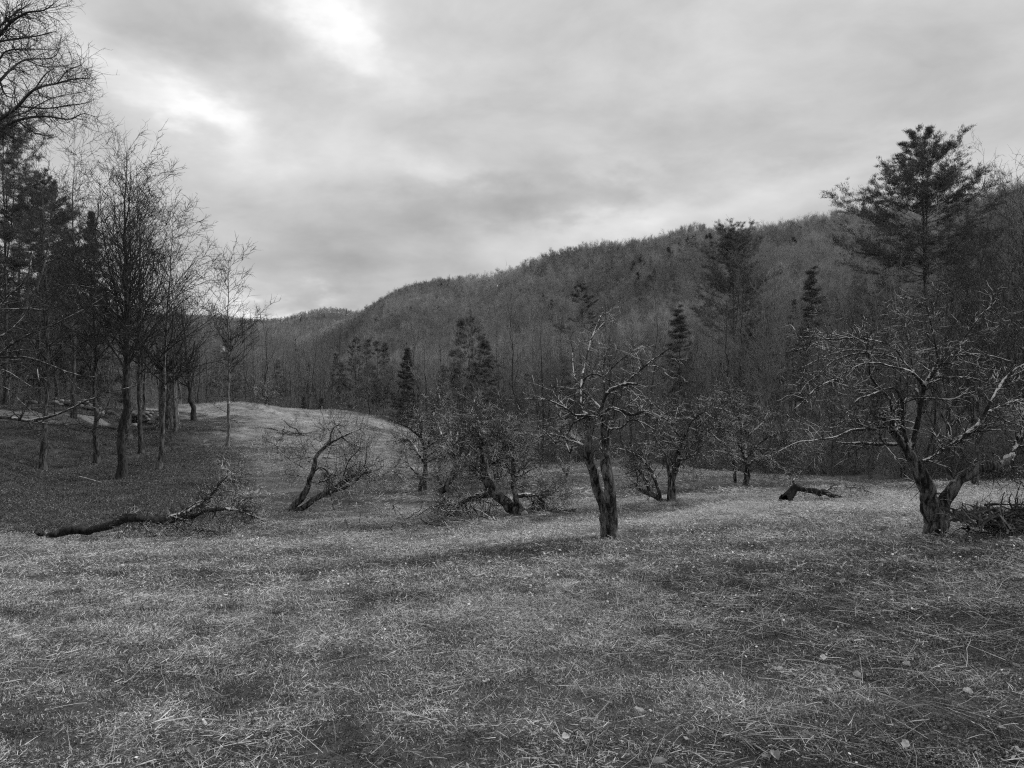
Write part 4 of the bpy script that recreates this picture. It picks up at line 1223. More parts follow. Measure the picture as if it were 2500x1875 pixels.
scaled(BROOM_B, 'ash_tree', 'broom-shaped pale bare tree behind and right of the middle apple', 1880, 50, 700, 9, 0.3)
scaled(BROOM_B, 'ash_tree', 'upright many-branched bare tree left of the middle apple crown', 1318, 52, 755, 9, 3.0)
scaled(BROOM_B, 'ash_tree', 'many-branched bare tree directly behind the middle apple crown', 1480, 54, 760, 9, 4.0)
scaled(BROOM_B, 'ash_tree', 'many-branched bare tree over the bent dead log', 2040, 44, 720, 9, 5.0)
scaled(FOREST[5], 'ash_tree', 'pale bare treetop beside the tallest pine, against the sky', 2432, 118, 355, 14, 0.5)
scaled(FOREST[5], 'ash_tree', 'pale bare treetop cut by the right edge, against the sky', 2498, 112, 352, 14, 2.5)
for u, d, vt, lab in [(716, 90, 820, 'white-barked birch rising behind the knoll'), (1062, 76, 850, 'white-barked birch right of the dense spruce'),
                      (1090, 78, 865, 'second thin white birch right of the dense spruce'), (905, 88, 900, 'thin white birch left of the dense spruce'),
                      (1905, 66, 740, 'thin white birch right of the flat-topped pine'), (545, 96, 850, 'thin white birch behind the lone slender tree')]:
    scaled(PALE_TRUNK[int(u) % 2], 'birch_tree', lab, u, d, vt, 15, u * 0.1)

# ---- trees of the wood edge: every near one its own object
pts = []


def try_pts(n, ulo, uhi, f, dmax, sp):
    k = 0
    while k < n * 40 and n > 0:
        k += 1
        u = rngF.uniform(ulo, uhi)
        d = edge(u) + f(rngF) * dmax
        x = d * (u - U0) / F
        if all((x - a) ** 2 + (d - b) ** 2 > sp * sp for a, b, _ in pts):
            pts.append((x, d, u))
            n -= 1


try_pts(70, -140, 450, lambda r: r.random() ** 1.2, 26, 1.4)
try_pts(86, 450, 1500, lambda r: r.random() ** 1.4, 26, 1.6)
try_pts(82, 1500, 2620, lambda r: r.random() ** 1.3, 22, 1.5)
for x, d, u in pts:
    k = int(rngF.integers(0, 7))
    sc = rngF.uniform(0.45, 1.0)
    back = d - edge(u) > 10
    for lim, where in ((60, 'at the far left edge of the left wood'), (170, 'behind the leftmost pale maple'), (270, 'behind the slim maple of the bank'), (450, 'behind the black maple and stone heap'),
                       (560, 'behind the lone slender tree'), (690, 'behind the little apple on the knoll'), (860, 'above the bushy small spruces beyond the knoll'), (990, 'left of the dense pointed spruce'),
                       (1180, 'between the pointed spruce and the drooping spruce'), (1330, 'right of the drooping spruce'), (1500, 'behind the middle apple tree'), (1650, 'right of the middle apple crown'),
                       (1800, 'under the flat-topped pine'), (1950, 'behind the bushy low apple'), (2100, 'behind the bent dead log'), (2280, 'under the tallest pine'), (2420, 'behind the fork of the large apple'),
                       (9999, 'at the right edge behind the brush pile')):
        if u < lim:
            break
    lab = ('thin bare tree deep in the wood ' if back else 'bare tree at the wood front ') + where
    grp = 'forest trees ' + where
    if u < 450: sc *= 1.0
    elif u < 1500: sc *= 0.80
    else: sc *= 0.66
    place('forest_tree', lab, 'tree', [('trunk', FOREST[k][0]), ('crown', FOREST[k][1])], (x, d, float(H(x, d)) - 0.05), rngF.uniform(0, 6.28), sc, grp)


# ------------------------------------------------------------------ masses (stuff): instanced on points
def instancer(name, label, meshes, P, rot, scl, idx, kind='stuff', tone=None):
    src = bpy.data.collections.new(name + '_source')
    for i, me in enumerate(meshes):
        o = bpy.data.objects.new('%s_%02d' % (name, i), me)
        src.objects.link(o)
    me = bpy.data.meshes.new(name)
    me.vertices.add(len(P))
    me.vertices.foreach_set('co', np.asarray(P, np.float32).ravel())
    a = me.attributes.new('rot', 'FLOAT_VECTOR', 'POINT'); a.data.foreach_set('vector', np.asarray(rot, np.float32).ravel())
    s3 = np.asarray(scl, np.float32)
    if s3.ndim == 1:
        s3 = np.repeat(s3[:, None], 3, 1)
    a = me.attributes.new('scl', 'FLOAT_VECTOR', 'POINT'); a.data.foreach_set('vector', s3.ravel())
    a = me.attributes.new('pick', 'INT', 'POINT'); a.data.foreach_set('value', np.asarray(idx, np.int32))
    a = me.attributes.new('tone', 'FLOAT', 'POINT'); a.data.foreach_set('value', np.asarray(np.ones(len(P)) if tone is None else tone, np.float32))
    o = obj(name, me)
    ng = bpy.data.node_groups.new(name, 'GeometryNodeTree')
    ng.interface.new_socket('Geometry', in_out='INPUT', socket_type='NodeSocketGeometry')
    ng.interface.new_socket('Geometry', in_out='OUTPUT', socket_type='NodeSocketGeometry')
    N = ng.nodes
    gi, go = N.new('NodeGroupInput'), N.new('NodeGroupOutput')
    ci = N.new('GeometryNodeCollectionInfo')
    ci.inputs['Collection'].default_value = src
    ci.inputs['Separate Children'].default_value = True
    ci.inputs['Reset Children'].default_value = True
    ip = N.new('GeometryNodeInstanceOnPoints')
    ip.inputs['Pick Instance'].default_value = True

    def attr(nm, ty):
        q = N.new('GeometryNodeInputNamedAttribute'); q.data_type = ty
        q.inputs[0].default_value = nm
        return q.outputs[0]
    ng.links.new(gi.outputs[0], ip.inputs['Points'])
    ng.links.new(ci.outputs[0], ip.inputs['Instance'])
    ng.links.new(attr('pick', 'INT'), ip.inputs['Instance Index'])
    ng.links.new(attr('rot', 'FLOAT_VECTOR'), ip.inputs['Rotation'])
    ng.links.new(attr('scl', 'FLOAT_VECTOR'), ip.inputs['Scale'])
    ng.links.new(ip.outputs[0], go.inputs[0])
    md = o.modifiers.new('scatter', 'NODES')
    md.node_group = ng
    return tag(o, label, kind=kind)


def joined(t, c, mt, mc):
    """trunk and crown builders in one mesh with two materials"""
    nb = len(t.f4)
    me_t, me_c = t, c
    mb = MB()
    for b in (t, c):
        V = np.concatenate(b.v)
        mb.add(V, np.concatenate(b.f3) if b.f3 else None, np.concatenate(b.f4) if b.f4 else None)
    me = mb.mesh('tree', mt)
    me.materials.append(mc)
    n3t = sum(len(x) for x in t.f3); n3c = sum(len(x) for x in c.f3)
    n4t = sum(len(x) for x in t.f4); n4c = sum(len(x) for x in c.f4)
    mi = np.concatenate([np.zeros(n3t), np.ones(n3c), np.zeros(n4t), np.ones(n4c)]).astype(np.int32)
    me.polygons.foreach_set('material_index', mi)
    return me


# -- wood behind the edge
MIDW = []
for i in range(6):
    h = [15, 17, 14, 16, 12, 18][i]
    t, c = bare_tree(500 + i, h, [0.16, 0.2, 0.14, 0.17, 0.11, 0.2][i], base=[0.4, 0.45, 0.3, 0.45, 0.25, 0.5][i], n1=24, l1=(0.16, 0.3), detail=1, l2=1.4, l3=1.7, twig_len=(0.6, 1.6), rtw=0.010, dead=5, wob=0.035, forks=i % 2)
    MIDW.append(joined(t, c, M['forest'], M['forest_twig']))
for i in range(2):
    t_, b_, n_ = pine(560 + i, [14, 17][i], 0.15, base=0.12, width=0.2, whorl=1.2, limb_n=5, up=0.06, gap=0.25, tuft=0.42, shape='spruce', droop=0.05, ang=(74, 95), dens=0.5)
    MIDW.append(joined(t_, n_, M['forest'], M['needle']))
n = 3200
u = rngF.uniform(-260, 2760, n * 2)
e = edge(u)
d = e + 12 + (rngF.random(n * 2) ** 0.75) * (175 - e)
keep = rngF.random(n * 2) < (d / 180) ** 0.7
u, d = u[keep][:n], d[keep][:n]
x = d * (u - U0) / F
P = np.stack([x, d, H(x, d) - 0.1], -1)
k = len(P)
instancer('wood', 'deep bare wood behind the forest edge', MIDW, P, np.stack([rngF.normal(0, 0.05, k), rngF.normal(0, 0.05, k), rngF.uniform(0, 6.28, k)], -1),
          rngF.uniform(0.5, 1.0, k) * np.where(u > 1500, 0.8, 0.92), np.where(rngF.random(k) < 0.03, rngF.integers(6, 8, k), rngF.integers(0, 6, k)))

# -- brush along the edge
BR = []
for i in range(3):
    rng = np.random.default_rng(600 + i)
    mb = MB()
    nst = 14
    b0 = np.stack([rng.normal(0, 0.5, nst), rng.normal(0, 0.5, nst), np.zeros(nst)], -1)
    P0 = np.empty((nst, 6, 3)); P0[:, 0] = b0
    dr = norm(np.stack([rng.normal(0, 0.28, nst), rng.normal(0, 0.28, nst), np.ones(nst)], -1))
    for q in range(1, 6):
        dr = norm(dr + rng.standard_normal((nst, 3)) * 0.3)
        P0[:, q] = P0[:, q - 1] + dr * rng.uniform(0.3, 0.55, (nst, 1))
    R0 = np.full((nst, 1), 0.012) * np.linspace(1, 0.3, 6)[None]
    mb.tubes(P0, R0, 3)
    P1, R1, _ = grow(P0, R0, rng, per_m=5, ang=(25, 60), lnabs=(0.3, 0.9), rr=0.6, M_=4, jit=0.15, up=0.06, rmin=0.004)
    mb.tubes(P1, R1, 3)
    P2, R2, _ = grow(P1, R1, rng, per_m=5, ang=(25, 60), lnabs=(0.15, 0.5), rr=0.6, M_=3, jit=0.15, rmin=0.004)
    mb.tubes(P2, R2, 3)
    BR.append(mb.mesh('brush', M['forest_twig']))
n = 1700
u = rngF.uniform(-260, 2760, n)
d = edge(u) + 1.5 + 30 * rngF.random(n) ** 1.3
x = d * (u - U0) / F
P = np.stack([x, d, H(x, d) - 0.05], -1)
instancer('brush', 'leafless brush and saplings along the foot of the wood', BR, P, np.stack([np.zeros(n), np.zeros(n), rngF.uniform(0, 6.28, n)], -1), rngF.uniform(0.4, 1.5, n), rngF.integers(0, 3, n))

# -- wooded hills
HILL = []
for i in range(5):
    rng = np.random.default_rng(700 + i)
    h = rng.uniform(13, 17)
    mb = MB()
    P, R = spine(h * 0.95, 0.17, rng, N=6, wob=0.02)
    mb.tubes(P, R, 4)
    P1, R1, _ = grow(P, R, rng, n=13, t=(0.3, 0.95), ang=(22, 48), ln=(0.25, 0.42), rr=0.45, M_=4, jit=0.1, up=0.08, rmin=0.03)
    mb.tubes(P1, R1, 3)
    P2, R2, _ = grow(P1, R1, rng, n=9, t=(0.2, 1.0), ang=(20, 55), ln=(0.35, 0.7), rr=0.5, M_=3, jit=0.12, up=0.08, rmin=0.02)
    # twigs as thin blades
    b = np.repeat(np.arange(len(P2)), 12)
    tt = rng.uniform(0.1, 1, len(b))
    p, r, tan = at_t(P2, R2, b, tt)
    dirs = norm(tan + rng.standard_normal((len(b), 3)) * 0.55 + UP * 0.25)
    side = norm(np.cross(dirs, rng.standard_normal((len(b), 3))))
    l = rng.uniform(0.7, 1.8, (len(b), 1))
    mb.add(np.stack([p - side * 0.012, p + side * 0.012, p + dirs * l], 1), f3=np.arange(len(b) * 3).reshape(-1, 3))
    q = P2[:, [0, 2]]
    sd = norm(np.cross(q[:, 1] - q[:, 0], rng.standard_normal((len(q), 3)))) * 0.03
    mb.add(np.stack([q[:, 0] - sd, q[:, 0] + sd, q[:, 1]], 1), f3=np.arange(len(q) * 3).reshape(-1, 3))
    HILL.append(mb.mesh('hill_tree', M['hill']))


for i, (hh, ww) in enumerate([(15, 0.2), (12, 0.26)]):
    t_, b_, n_ = pine(760 + i, hh, 0.14, base=0.12, width=ww, whorl=1.3, limb_n=5, up=0.05, gap=0.2, tuft=0.6, shape='spruce', droop=0.05, ang=(75, 95), dens=0.28)
    HILL.append(joined(t_, n_, M['forest'], M['needle']))


def hill_points(dlo, dhi, n, ulo=-350, uhi=2850):
    u = rngF.uniform(ulo, uhi, n)
    d = np.sqrt(rngF.uniform(dlo ** 2, dhi ** 2, n))
    return u, d


u1, d1 = hill_points(150, 480, 24000)
u2, d2 = hill_points(480, 1150, 46000)
u3, d3 = hill_points(1150, 2300, 22000, -300, 1300)
u, d = np.concatenate([u1, u2, u3]), np.concatenate([d1, d2, d3])
x = d * (u - U0) / F
z = H(x, d)
# leave out what lies wholly behind the ridges
ub = np.linspace(-400, 2900, 331); db = np.geomspace(60, 2400, 160)
UB, DB = np.meshgrid(ub, db, indexing='ij')
EL = (H(DB * (UB - U0) / F, DB) + 7 - EYE) / DB
EL = np.maximum.accumulate(EL, axis=1)
iu = np.clip(np.round((u + 400) / 10).astype(int), 0, 330)
idd = np.clip(np.searchsorted(db, d * 0.97) - 1, 0, 159)
vis = (z + 18 - EYE) / d > EL[iu, idd] - 0.004
# the pasture on the far hillside stays open
pas = (np.abs(u - 695) < 22) & (np.abs(d - 1050) < 60)
vis &= ~pas
u, d, x, z = u[vis], d[vis], x[vis], z[vis]
n = len(u)
sc = rngF.uniform(0.45, 1.0, n) * np.where(d > 1150, 1.1, np.where(d > 480, 1.0, 1.0))
ev = noise2(x, d, 0.02, 71) + 0.5 * noise2(x, d, 0.06, 72)
pick = np.where(rngF.random(n) < np.clip(0.015 + 0.10 * (ev - 1.0), 0.008, 0.3), rngF.integers(5, 7, n), rngF.integers(0, 5, n))
print('hill trees', n)
instancer('wooded_hillside', 'leafless woods covering the ridge and the far valley hills', HILL, np.stack([x, d, z - 0.3], -1),
          np.stack([rngF.normal(0, 0.04, n), rngF.normal(0, 0.04, n), rngF.uniform(0, 6.28, n)], -1), sc, pick)

# ------------------------------------------------------------------ grass and litter
def blades(rng, n, spread, ln, wd, lean, mat, seg=3, flat=0.0, z0=0.0, bd=(0.05, 0.5)):
    mb = MB()
    a = rng.uniform(0, 6.283, n); r = spread * np.sqrt(rng.random(n))
    p = np.stack([r * np.cos(a), r * np.sin(a), np.full(n, z0)], -1)
    p[:, 2] += rng.random(n) * 0.02
    ha = rng.uniform(0, 6.283, n)
    out_ = np.stack([np.cos(ha), np.sin(ha), np.zeros(n)], -1)
    tilt = np.radians(rng.uniform(lean[0], lean[1], n))[:, None]
    d = np.cos(tilt) * UP + np.sin(tilt) * out_
    l = rng.uniform(ln[0], ln[1], (n, 1))
    side = norm(np.cross(d, out_ + rng.standard_normal((n, 3)) * 0.5))
    w = rng.uniform(wd[0], wd[1], (n, 1)) / 2
    V = []
    q = p.copy()
    bend = rng.uniform(bd[0], bd[1], (n, 1))
    for k in range(seg):
        f = k / seg
        V += [q - side * w * (1 - 0.5 * f), q + side * w * (1 - 0.5 * f)]
        q = q + d * l / seg
        d = norm(d + out_ * bend - UP * bend * 0.6 + rng.standard_normal((n, 3)) * 0.08)
        q[:, 2] = np.maximum(q[:, 2], 0.006)
    V.append(q)
    V = np.stack(V, 1)
    m = 2 * seg + 1
    base = (np.arange(n) * m)[:, None]
    f4 = np.concatenate([base + np.array([[2 * k, 2 * k + 1, 2 * k + 3, 2 * k + 2]]) for k in range(seg - 1)])
    f3 = base + np.array([[2 * seg - 2, 2 * seg - 1, 2 * seg]])
    mb.add(V.reshape(-1, 3), f3=f3, f4=f4)
    return mb.mesh('tuft', mat)


rng = np.random.default_rng(800)
TUFT = [blades(rng, 50, 0.10, (0.015, 0.05), (0.003, 0.006), (10, 80), M['grass'], bd=(0.02, 0.3)) for _ in range(3)]
TUFT += [blades(rng, 42, 0.12, (0.02, 0.07), (0.003, 0.0058), (50, 94), M['straw'], z0=0.006, bd=(0.0, 0.25)) for _ in range(3)]
TUFT += [blades(rng, 12, 0.13, (0.06, 0.15), (0.0025, 0.0045), (72, 92), M['straw'], z0=0.015, bd=(0.0, 0.12)) for _ in range(2)]


def litter(rng, n, spread, size):
    mb = MB()
    a = rng.uniform(0, 6.283, n); r = spread * np.sqrt(rng.random(n))
    c = np.stack([r * np.cos(a), r * np.sin(a), rng.uniform(0.008, 0.035, n)], -1)
    t = norm(np.stack([rng.standard_normal(n), rng.standard_normal(n), rng.normal(0, 0.35, n)], -1))
    s = norm(np.cross(t, UP + rng.standard_normal((n, 3)) * 0.35))
    l = rng.uniform(size * 0.6, size * 1.3, (n, 1)); w = l * rng.uniform(0.4, 0.8, (n, 1))
    up = norm(np.cross(s, t)) * l * rng.uniform(-0.1, 0.25, (n, 1))
    V = np.stack([c - t * l, c - s * w * 0.8 + up, c + t * l * 0.2 - s * w * 0.6 + up, c + t * l, c + t * l * 0.2 + s * w * 0.6 + up, c + s * w * 0.8 + up], 1)
    b = (np.arange(n) * 6)[:, None]
    mb.add(V.reshape(-1, 3), f4=np.concatenate([b + np.array([[0, 1, 2, 3]]), b + np.array([[0, 3, 4, 5]])]))
    return mb.mesh('litter', M['litter'], smooth=False)


TUFT += [litter(rng, 60, 0.14, 0.011) for _ in range(2)]
RANK = [blades(rng, 60, 0.16, (0.14, 0.42), (0.002, 0.005), (5, 55), M['rank'], seg=4) for _ in range(3)]


def scatter_uv(n, dlo, dhi, ulo=-160, uhi=2660, pw=2.0):
    d = (rngF.uniform(dlo ** pw, dhi ** pw, n)) ** (1 / pw)
    u = rngF.uniform(ulo, uhi, n)
    return u, d


def meadow(name, label, n, dlo, dhi, sxy, sz):
    u, d = scatter_uv(n, dlo, dhi)
    ok = d < edge(u) - 0.5
    leftw = (u < 560 - 60 * rngF.standard_normal(n)) & (d > 20) & (d < 62)
    ok &= ~leftw
    u, d = u[ok], d[ok]
    x = d * (u - U0) / F
    n = len(u)
    kf = 10 / np.clip(d, 6, 40)
    fine = noise2(x * 1.0, d * 1.6, 5.0, 31) * (d < 12) + noise2(x, d * 1.8, 2.6, 32) * ((d >= 12) & (d < 26)) + noise2(x, d * 1.2, 0.9, 33) * (d >= 26)
    pt = patch(x, d)
    q = 0.55 * noise2(x, d, 1.1, 5) + 0.8 * fine + 0.7 * rngF.standard_normal(n) + 1.6 * pt
    hole = (q < -1.15) & (rngF.random(n) < 0.75)      # worn places where the dark thatch shows
    keep = ~(hole & (d > 14))
    hole = hole[keep]
    x, d, u, q, fine, pt = x[keep], d[keep], u[keep], q[keep], fine[keep], pt[keep]
    n = len(x)
    pick = np.where(q > 0.2, rngF.integers(3, 6, n), rngF.integers(0, 3, n))
    pick = np.where(rngF.random(n) < 0.14, rngF.integers(6, 8, n), pick)
    pick = np.where(rngF.random(n) < 0.14, rngF.integers(8, 10, n), pick)
    pick = np.where((pt < -0.12) & (rngF.random(n) < 0.3 - pt * 0.4), rngF.integers(8, 10, n), pick)
    pick = np.where((pt < -0.12) & (d < 10) & (rngF.random(n) < 0.25), rngF.integers(6, 8, n), pick)
    pick = np.where(hole, rngF.integers(8, 10, n), pick)
    tone = np.clip(1.25 + np.where(pt > 0, 1.1, 1.05) * pt + 0.36 * fine + 0.34 * rngF.standard_normal(n), 0.22, 2.6)
    P = np.stack([x, d, H(x, d) - 0.004], -1)
    s = rngF.uniform(0.7, 1.35, n) * (1 + 0.18 * np.clip(fine, -1, 1.5))
    s = s * np.interp(d, [3, 5, 9, 12], [0.58, 0.62, 0.85, 1.0])
    instancer(name, label, TUFT, P, np.stack([rngF.normal(0, 0.1, n), rngF.normal(0, 0.1, n), rngF.uniform(0, 6.28, n)], -1), np.stack([s * sxy, s * sxy, s * sz], -1), pick, tone=tone)


meadow('grass', 'short matted autumn grass of the near meadow', 22000, 2.6, 9, 1.0, 1.0)
meadow('grass', 'short autumn grass of the middle meadow around the apple trees', 32000, 9, 24, 1.4, 0.9)
meadow('grass', 'bright short grass of the far meadow and knoll', 42000, 24, 90, 3.2, 0.8)

# leaf litter on the left bank and in the wood edge
u, d = scatter_uv(16000, 18.5, 62, -200, 640)
ok = (u < 560 + 50 * rngF.standard_normal(len(u)) - 2.0 * np.maximum(0, d - 40))
ok &= np.abs(d - (41.5 + 6.5 * np.clip(u / 260, -1.2, 1))) > np.where(u < 262, 0.9, 0)
u, d = u[ok], d[ok]
x = d * (u - U0) / F
n = len(u)
instancer('leaf_litter', 'dark fallen leaves covering the left bank under the maples', [litter(rng, 70, 0.3, 0.022) for _ in range(3)], np.stack([x, d, H(x, d)], -1),
          np.stack([np.zeros(n), np.zeros(n), rngF.uniform(0, 6.28, n)], -1), rngF.uniform(0.8, 1.5, n), rngF.integers(0, 3, n), tone=np.clip(1.05 + 0.3 * noise2(x, d, 0.9, 41) + 0.2 * rngF.standard_normal(n), 0.2, 1.6))
u, d = scatter_uv(9000, 18.5, 62, -200, 640)
ok = (u < 560 + 50 * rngF.standard_normal(len(u)) - 2.0 * np.maximum(0, d - 40))
ok &= np.abs(d - (41.5 + 6.5 * np.clip(u / 260, -1.2, 1))) > np.where(u < 262, 0.9, 0)
u, d = u[ok], d[ok]
x = d * (u - U0) / F
n = len(u)
instancer('grass', 'thin grass showing through the leaves on the left bank', [blades(rng, 30, 0.25, (0.05, 0.16), (0.004, 0.009), (20, 75), M['rank']) for _ in range(2)], np.stack([x, d, H(x, d)], -1),
          np.stack([np.zeros(n), np.zeros(n), rngF.uniform(0, 6.28, n)], -1), rngF.uniform(0.8, 1.6, n), rngF.integers(0, 2, n))

# unmown strips around the apple trees
spots = [(1489, 1322, 13.9, 0.45, 0.25, 26, 0.5), (1640, 1300, 14.6, 1.4, 0.4, 130, 0.55), (1640, 1245, 21.6, 1.3, 0.4, 80, 0.55), (1540, 1262, 20.5, 1.0, 0.4, 60, 0.6), (1400, 1275, 18.9, 0.9, 0.4, 50, 0.55),
         (1130, 1290, 18.9, 1.5, 0.5, 90, 0.55), (1240, 1275, 19.4, 1.0, 0.3, 40, 0.5), (700, 1252, 24.2, 1.0, 0.4, 40, 0.55), (1040, 1210, 29.7, 2.0, 0.8, 80, 0.6), (850, 1225, 26, 2.2, 1.0, 90, 0.55),
         (2290, 1318, 10.7, 0.4, 0.3, 8, 0.3), (2480, 1330, 9.2, 0.8, 0.6, 60, 0.6), (1800, 1200, 27.4, 2.6, 0.8, 110, 0.7), (2050, 1185, 33, 4.0, 1.2, 150, 0.8), (1450, 1180, 34, 4.0, 1.4, 170, 0.8),
         (1250, 1170, 37, 4.0, 2.2, 170, 0.8), (640, 1003, 68, 2.2, 1.0, 40, 1.0), (1050, 1120, 50, 6, 3, 160, 1.0), (560, 990, 78, 4, 1.5, 60, 0.8), (760, 1010, 82, 6, 2, 90, 0.9), (900, 1025, 82, 4, 2, 90, 1.0)]
PP = []
PS = []
for (u, v, d, sx_, sy_, m, hs) in spots:
    PS.append(np.full(m, hs))
    x0 = d * (u - U0) / F
    xx = x0 + rngF.normal(0, sx_, m); yy = d + rngF.normal(0, sy_, m)
    PP.append(np.stack([xx, yy, H(xx, yy) - 0.01], -1))
P = np.concatenate(PP); n = len(P)
s = rngF.uniform(0.55, 1.25, n) * np.concatenate(PS)
instancer('tall_grass', 'rank unmown grass left standing around the trunks and logs', RANK, P, np.stack([rngF.normal(0, 0.12, n), rngF.normal(0, 0.12, n), rngF.uniform(0, 6.28, n)], -1), s, rngF.integers(0, 3, n))

# long straws of the very near grass
STR = []
for i in range(3):
    r_ = np.random.default_rng(820 + i)
    STR.append(blades(r_, 5, 0.12, (0.12, 0.3), (0.0016, 0.0028), (62, 90), M['straw'], seg=4, z0=0.02, bd=(0.0, 0.07)))
u, d = scatter_uv(800, 2.6, 7.5, -100, 2600)
keep = rngF.random(len(u)) < 0.35 + 0.65 * np.clip((u - 900) / 1000, 0, 1)
u, d = u[keep], d[keep]
x = d * (u - U0) / F; n = len(u)
instancer('straw', 'long pale straws lying over the nearest grass', STR, np.stack([x, d, H(x, d)], -1), np.stack([np.zeros(n), np.zeros(n), rngF.uniform(0, 6.28, n)], -1), rngF.uniform(0.7, 1.3, n), rngF.integers(0, 3, n))

# pale scraps of leaves and seed heads caught in the turf
FLK = []
for i in range(3):
    r_ = np.random.default_rng(840 + i)
    k_ = M['litter']; M['litter'] = M['scrap']
    FLK.append(litter(r_, 5, 0.22, 0.013))
    M['litter'] = k_
u, d = scatter_uv(2600, 2.8, 16, -100, 2600)
keep = rngF.random(len(u)) < 0.25 + 0.75 * np.clip((u - 1000) / 900, 0, 1)
u, d = u[keep], d[keep]
x = d * (u - U0) / F; n = len(u)
instancer('leaf_scraps', 'pale scraps of dead leaves caught in the turf', FLK, np.stack([x, d, H(x, d) + 0.012], -1), np.stack([rngF.normal(0, 0.2, n), rngF.normal(0, 0.2, n), rngF.uniform(0, 6.28, n)], -1),
          rngF.uniform(0.5, 1.5, n) * np.clip(d / 7, 0.7, 1.5), rngF.integers(0, 3, n), tone=rngF.uniform(0.5, 1.4, n))

# ------------------------------------------------------------------ small things
def leaf_mesh(seed):
    r = np.random.default_rng(seed)
    nx, ny = 7, 5
    s = np.linspace(0, 1, nx)
    wdt = np.sin(math.pi * s ** 0.8) ** 0.8 * (0.62 + 0.12 * r.random()) * (1 + 0.18 * np.sin(s * 19 + r.uniform(0, 6)))
    t = np.linspace(-1, 1, ny)
    X_ = s[:, None] * np.ones(ny) - 0.5
    Y_ = wdt[:, None] * t[None] * 0.5
    Z_ = 0.22 * (s[:, None] - 0.5) ** 2 * 2 + r.uniform(0.15, 0.5) * np.abs(t[None]) ** 1.5 * wdt[:, None] + 0.05 * r.standard_normal((nx, ny))
    V = np.stack([X_, Y_, Z_], -1) * 0.085
    i = np.arange(nx - 1)[:, None] * ny + np.arange(ny - 1)[None]
    mb = MB()
    mb.add(V, f4=np.stack([i, i + ny, i + ny + 1, i + 1], -1).reshape(-1, 4))
    return mb.mesh('fallen_leaf', M['leaf'])


LEAF = [leaf_mesh(900 + i) for i in range(5)]
lv = [(75, 1828), (497, 1765), (468, 1840), (930, 1866), (1188, 1664), (1612, 1868), (1868, 1848), (1895, 1847), (2025, 1690), (2010, 1605), (2093, 1652), (2120, 1650), (2215, 1625), (2362, 1692), (2210, 1822),
      (2440, 1780), (2488, 1833), (2080, 1545), (1905, 1638), (1880, 1372), (1873, 1394), (1960, 1356), (2040, 1346), (2265, 1323), (2298, 1325), (2360, 1345), (2430, 1500), (2480, 1478), (2180, 1450), (2185, 1400),
      (1720, 1410), (1930, 1392), (1995, 1402), (2300, 1380), (2320, 1396), (2480, 1630), (1310, 1660), (1380, 1800), (700, 1570), (360, 1480), (910, 1508), (1690, 1790), (2300, 1560), (1560, 1740), (2390, 1410), (1410, 1370),
      (2150, 1380), (2060, 1420), (2230, 1490), (1970, 1800)]
lr = np.random.default_rng(42)
for j, (u, v) in enumerate(lv):
    # walk out along the ray until it meets the ground
    dd = np.linspace(3, 16, 400)
    zz_ = EYE - dd * (v - V0) / F - H(dd * (u - U0) / F, dd)
    i = int(np.argmax(zz_ < 0.03))
    d = dd[i] if zz_[i] < 0.03 else 12
    x = d * (u - U0) / F
    o = obj('fallen_leaf', LEAF[j % 5], loc=(x, d, float(H(x, d)) + 0.028))
    o.rotation_euler = (lr.normal(0, 0.45), lr.normal(0, 0.45) , lr.uniform(0, 6.28))
    s = lr.uniform(0.45, 0.85) * (1.0 if d < 7 else 1.3)
    o.scale = (s, s, s)
    near = 'nearest grass' if v > 1600 else 'grass under the large forked apple tree'
    tag(o, 'pale curled dry leaf lying on the ' + near, 'leaf', 'dry leaves on the ' + near)


def log(label, crop, d, a, b, w, seed, mat='old', disc=None, name='log'):
    """a cut log lying between two points given in an enlarged view"""
    r = np.random.default_rng(seed)
    u0, v0, s = crop
    p = W(u0 + a[0] / s, v0 + a[1] / s, d + a[2]); q = W(u0 + b[0] / s, v0 + b[1] / s, d + b[2])
    rad = w / s / F * d / 2
    base = on_ground((p + q) / 2)
    gp, gq = float(H(p[0], p[1])), float(H(q[0], q[1]))
    p[2] = max(p[2], gp + rad * 0.7); q[2] = max(q[2], gq + rad * 0.7)
    root = thing(name, label, 'log', tuple(base))
    N = 9
    P = p + (q - p) * np.linspace(0, 1, N)[:, None] + r.standard_normal((N, 3)) * rad * 0.12 - base
    R = rad * (1 + 0.08 * r.standard_normal(N)) * np.linspace(1, 0.85, N)
    mb = MB(); mb.tubes(P[None], R[None], 12, cap=True, rough=ridged, rng=r)
    obj('bark', mb.mesh('bark', M[mat]), root)
    for e0, e1, rr_ in ((P[0], P[1], R[0]), (P[-1], P[-2], R[-1])):
        nn = norm(e0 - e1)
        m2 = MB(); m2.tubes(np.array([[e0 - nn * 0.02, e0 + nn * 0.006]]), np.array([[rr_ * 0.9, rr_ * 0.88]]), 12, cap=True, rough=ridged, rng=r)
        obj('sawn_end', m2.mesh('sawn_end', M[disc or 'cut_old'], smooth=False), root)
    return root


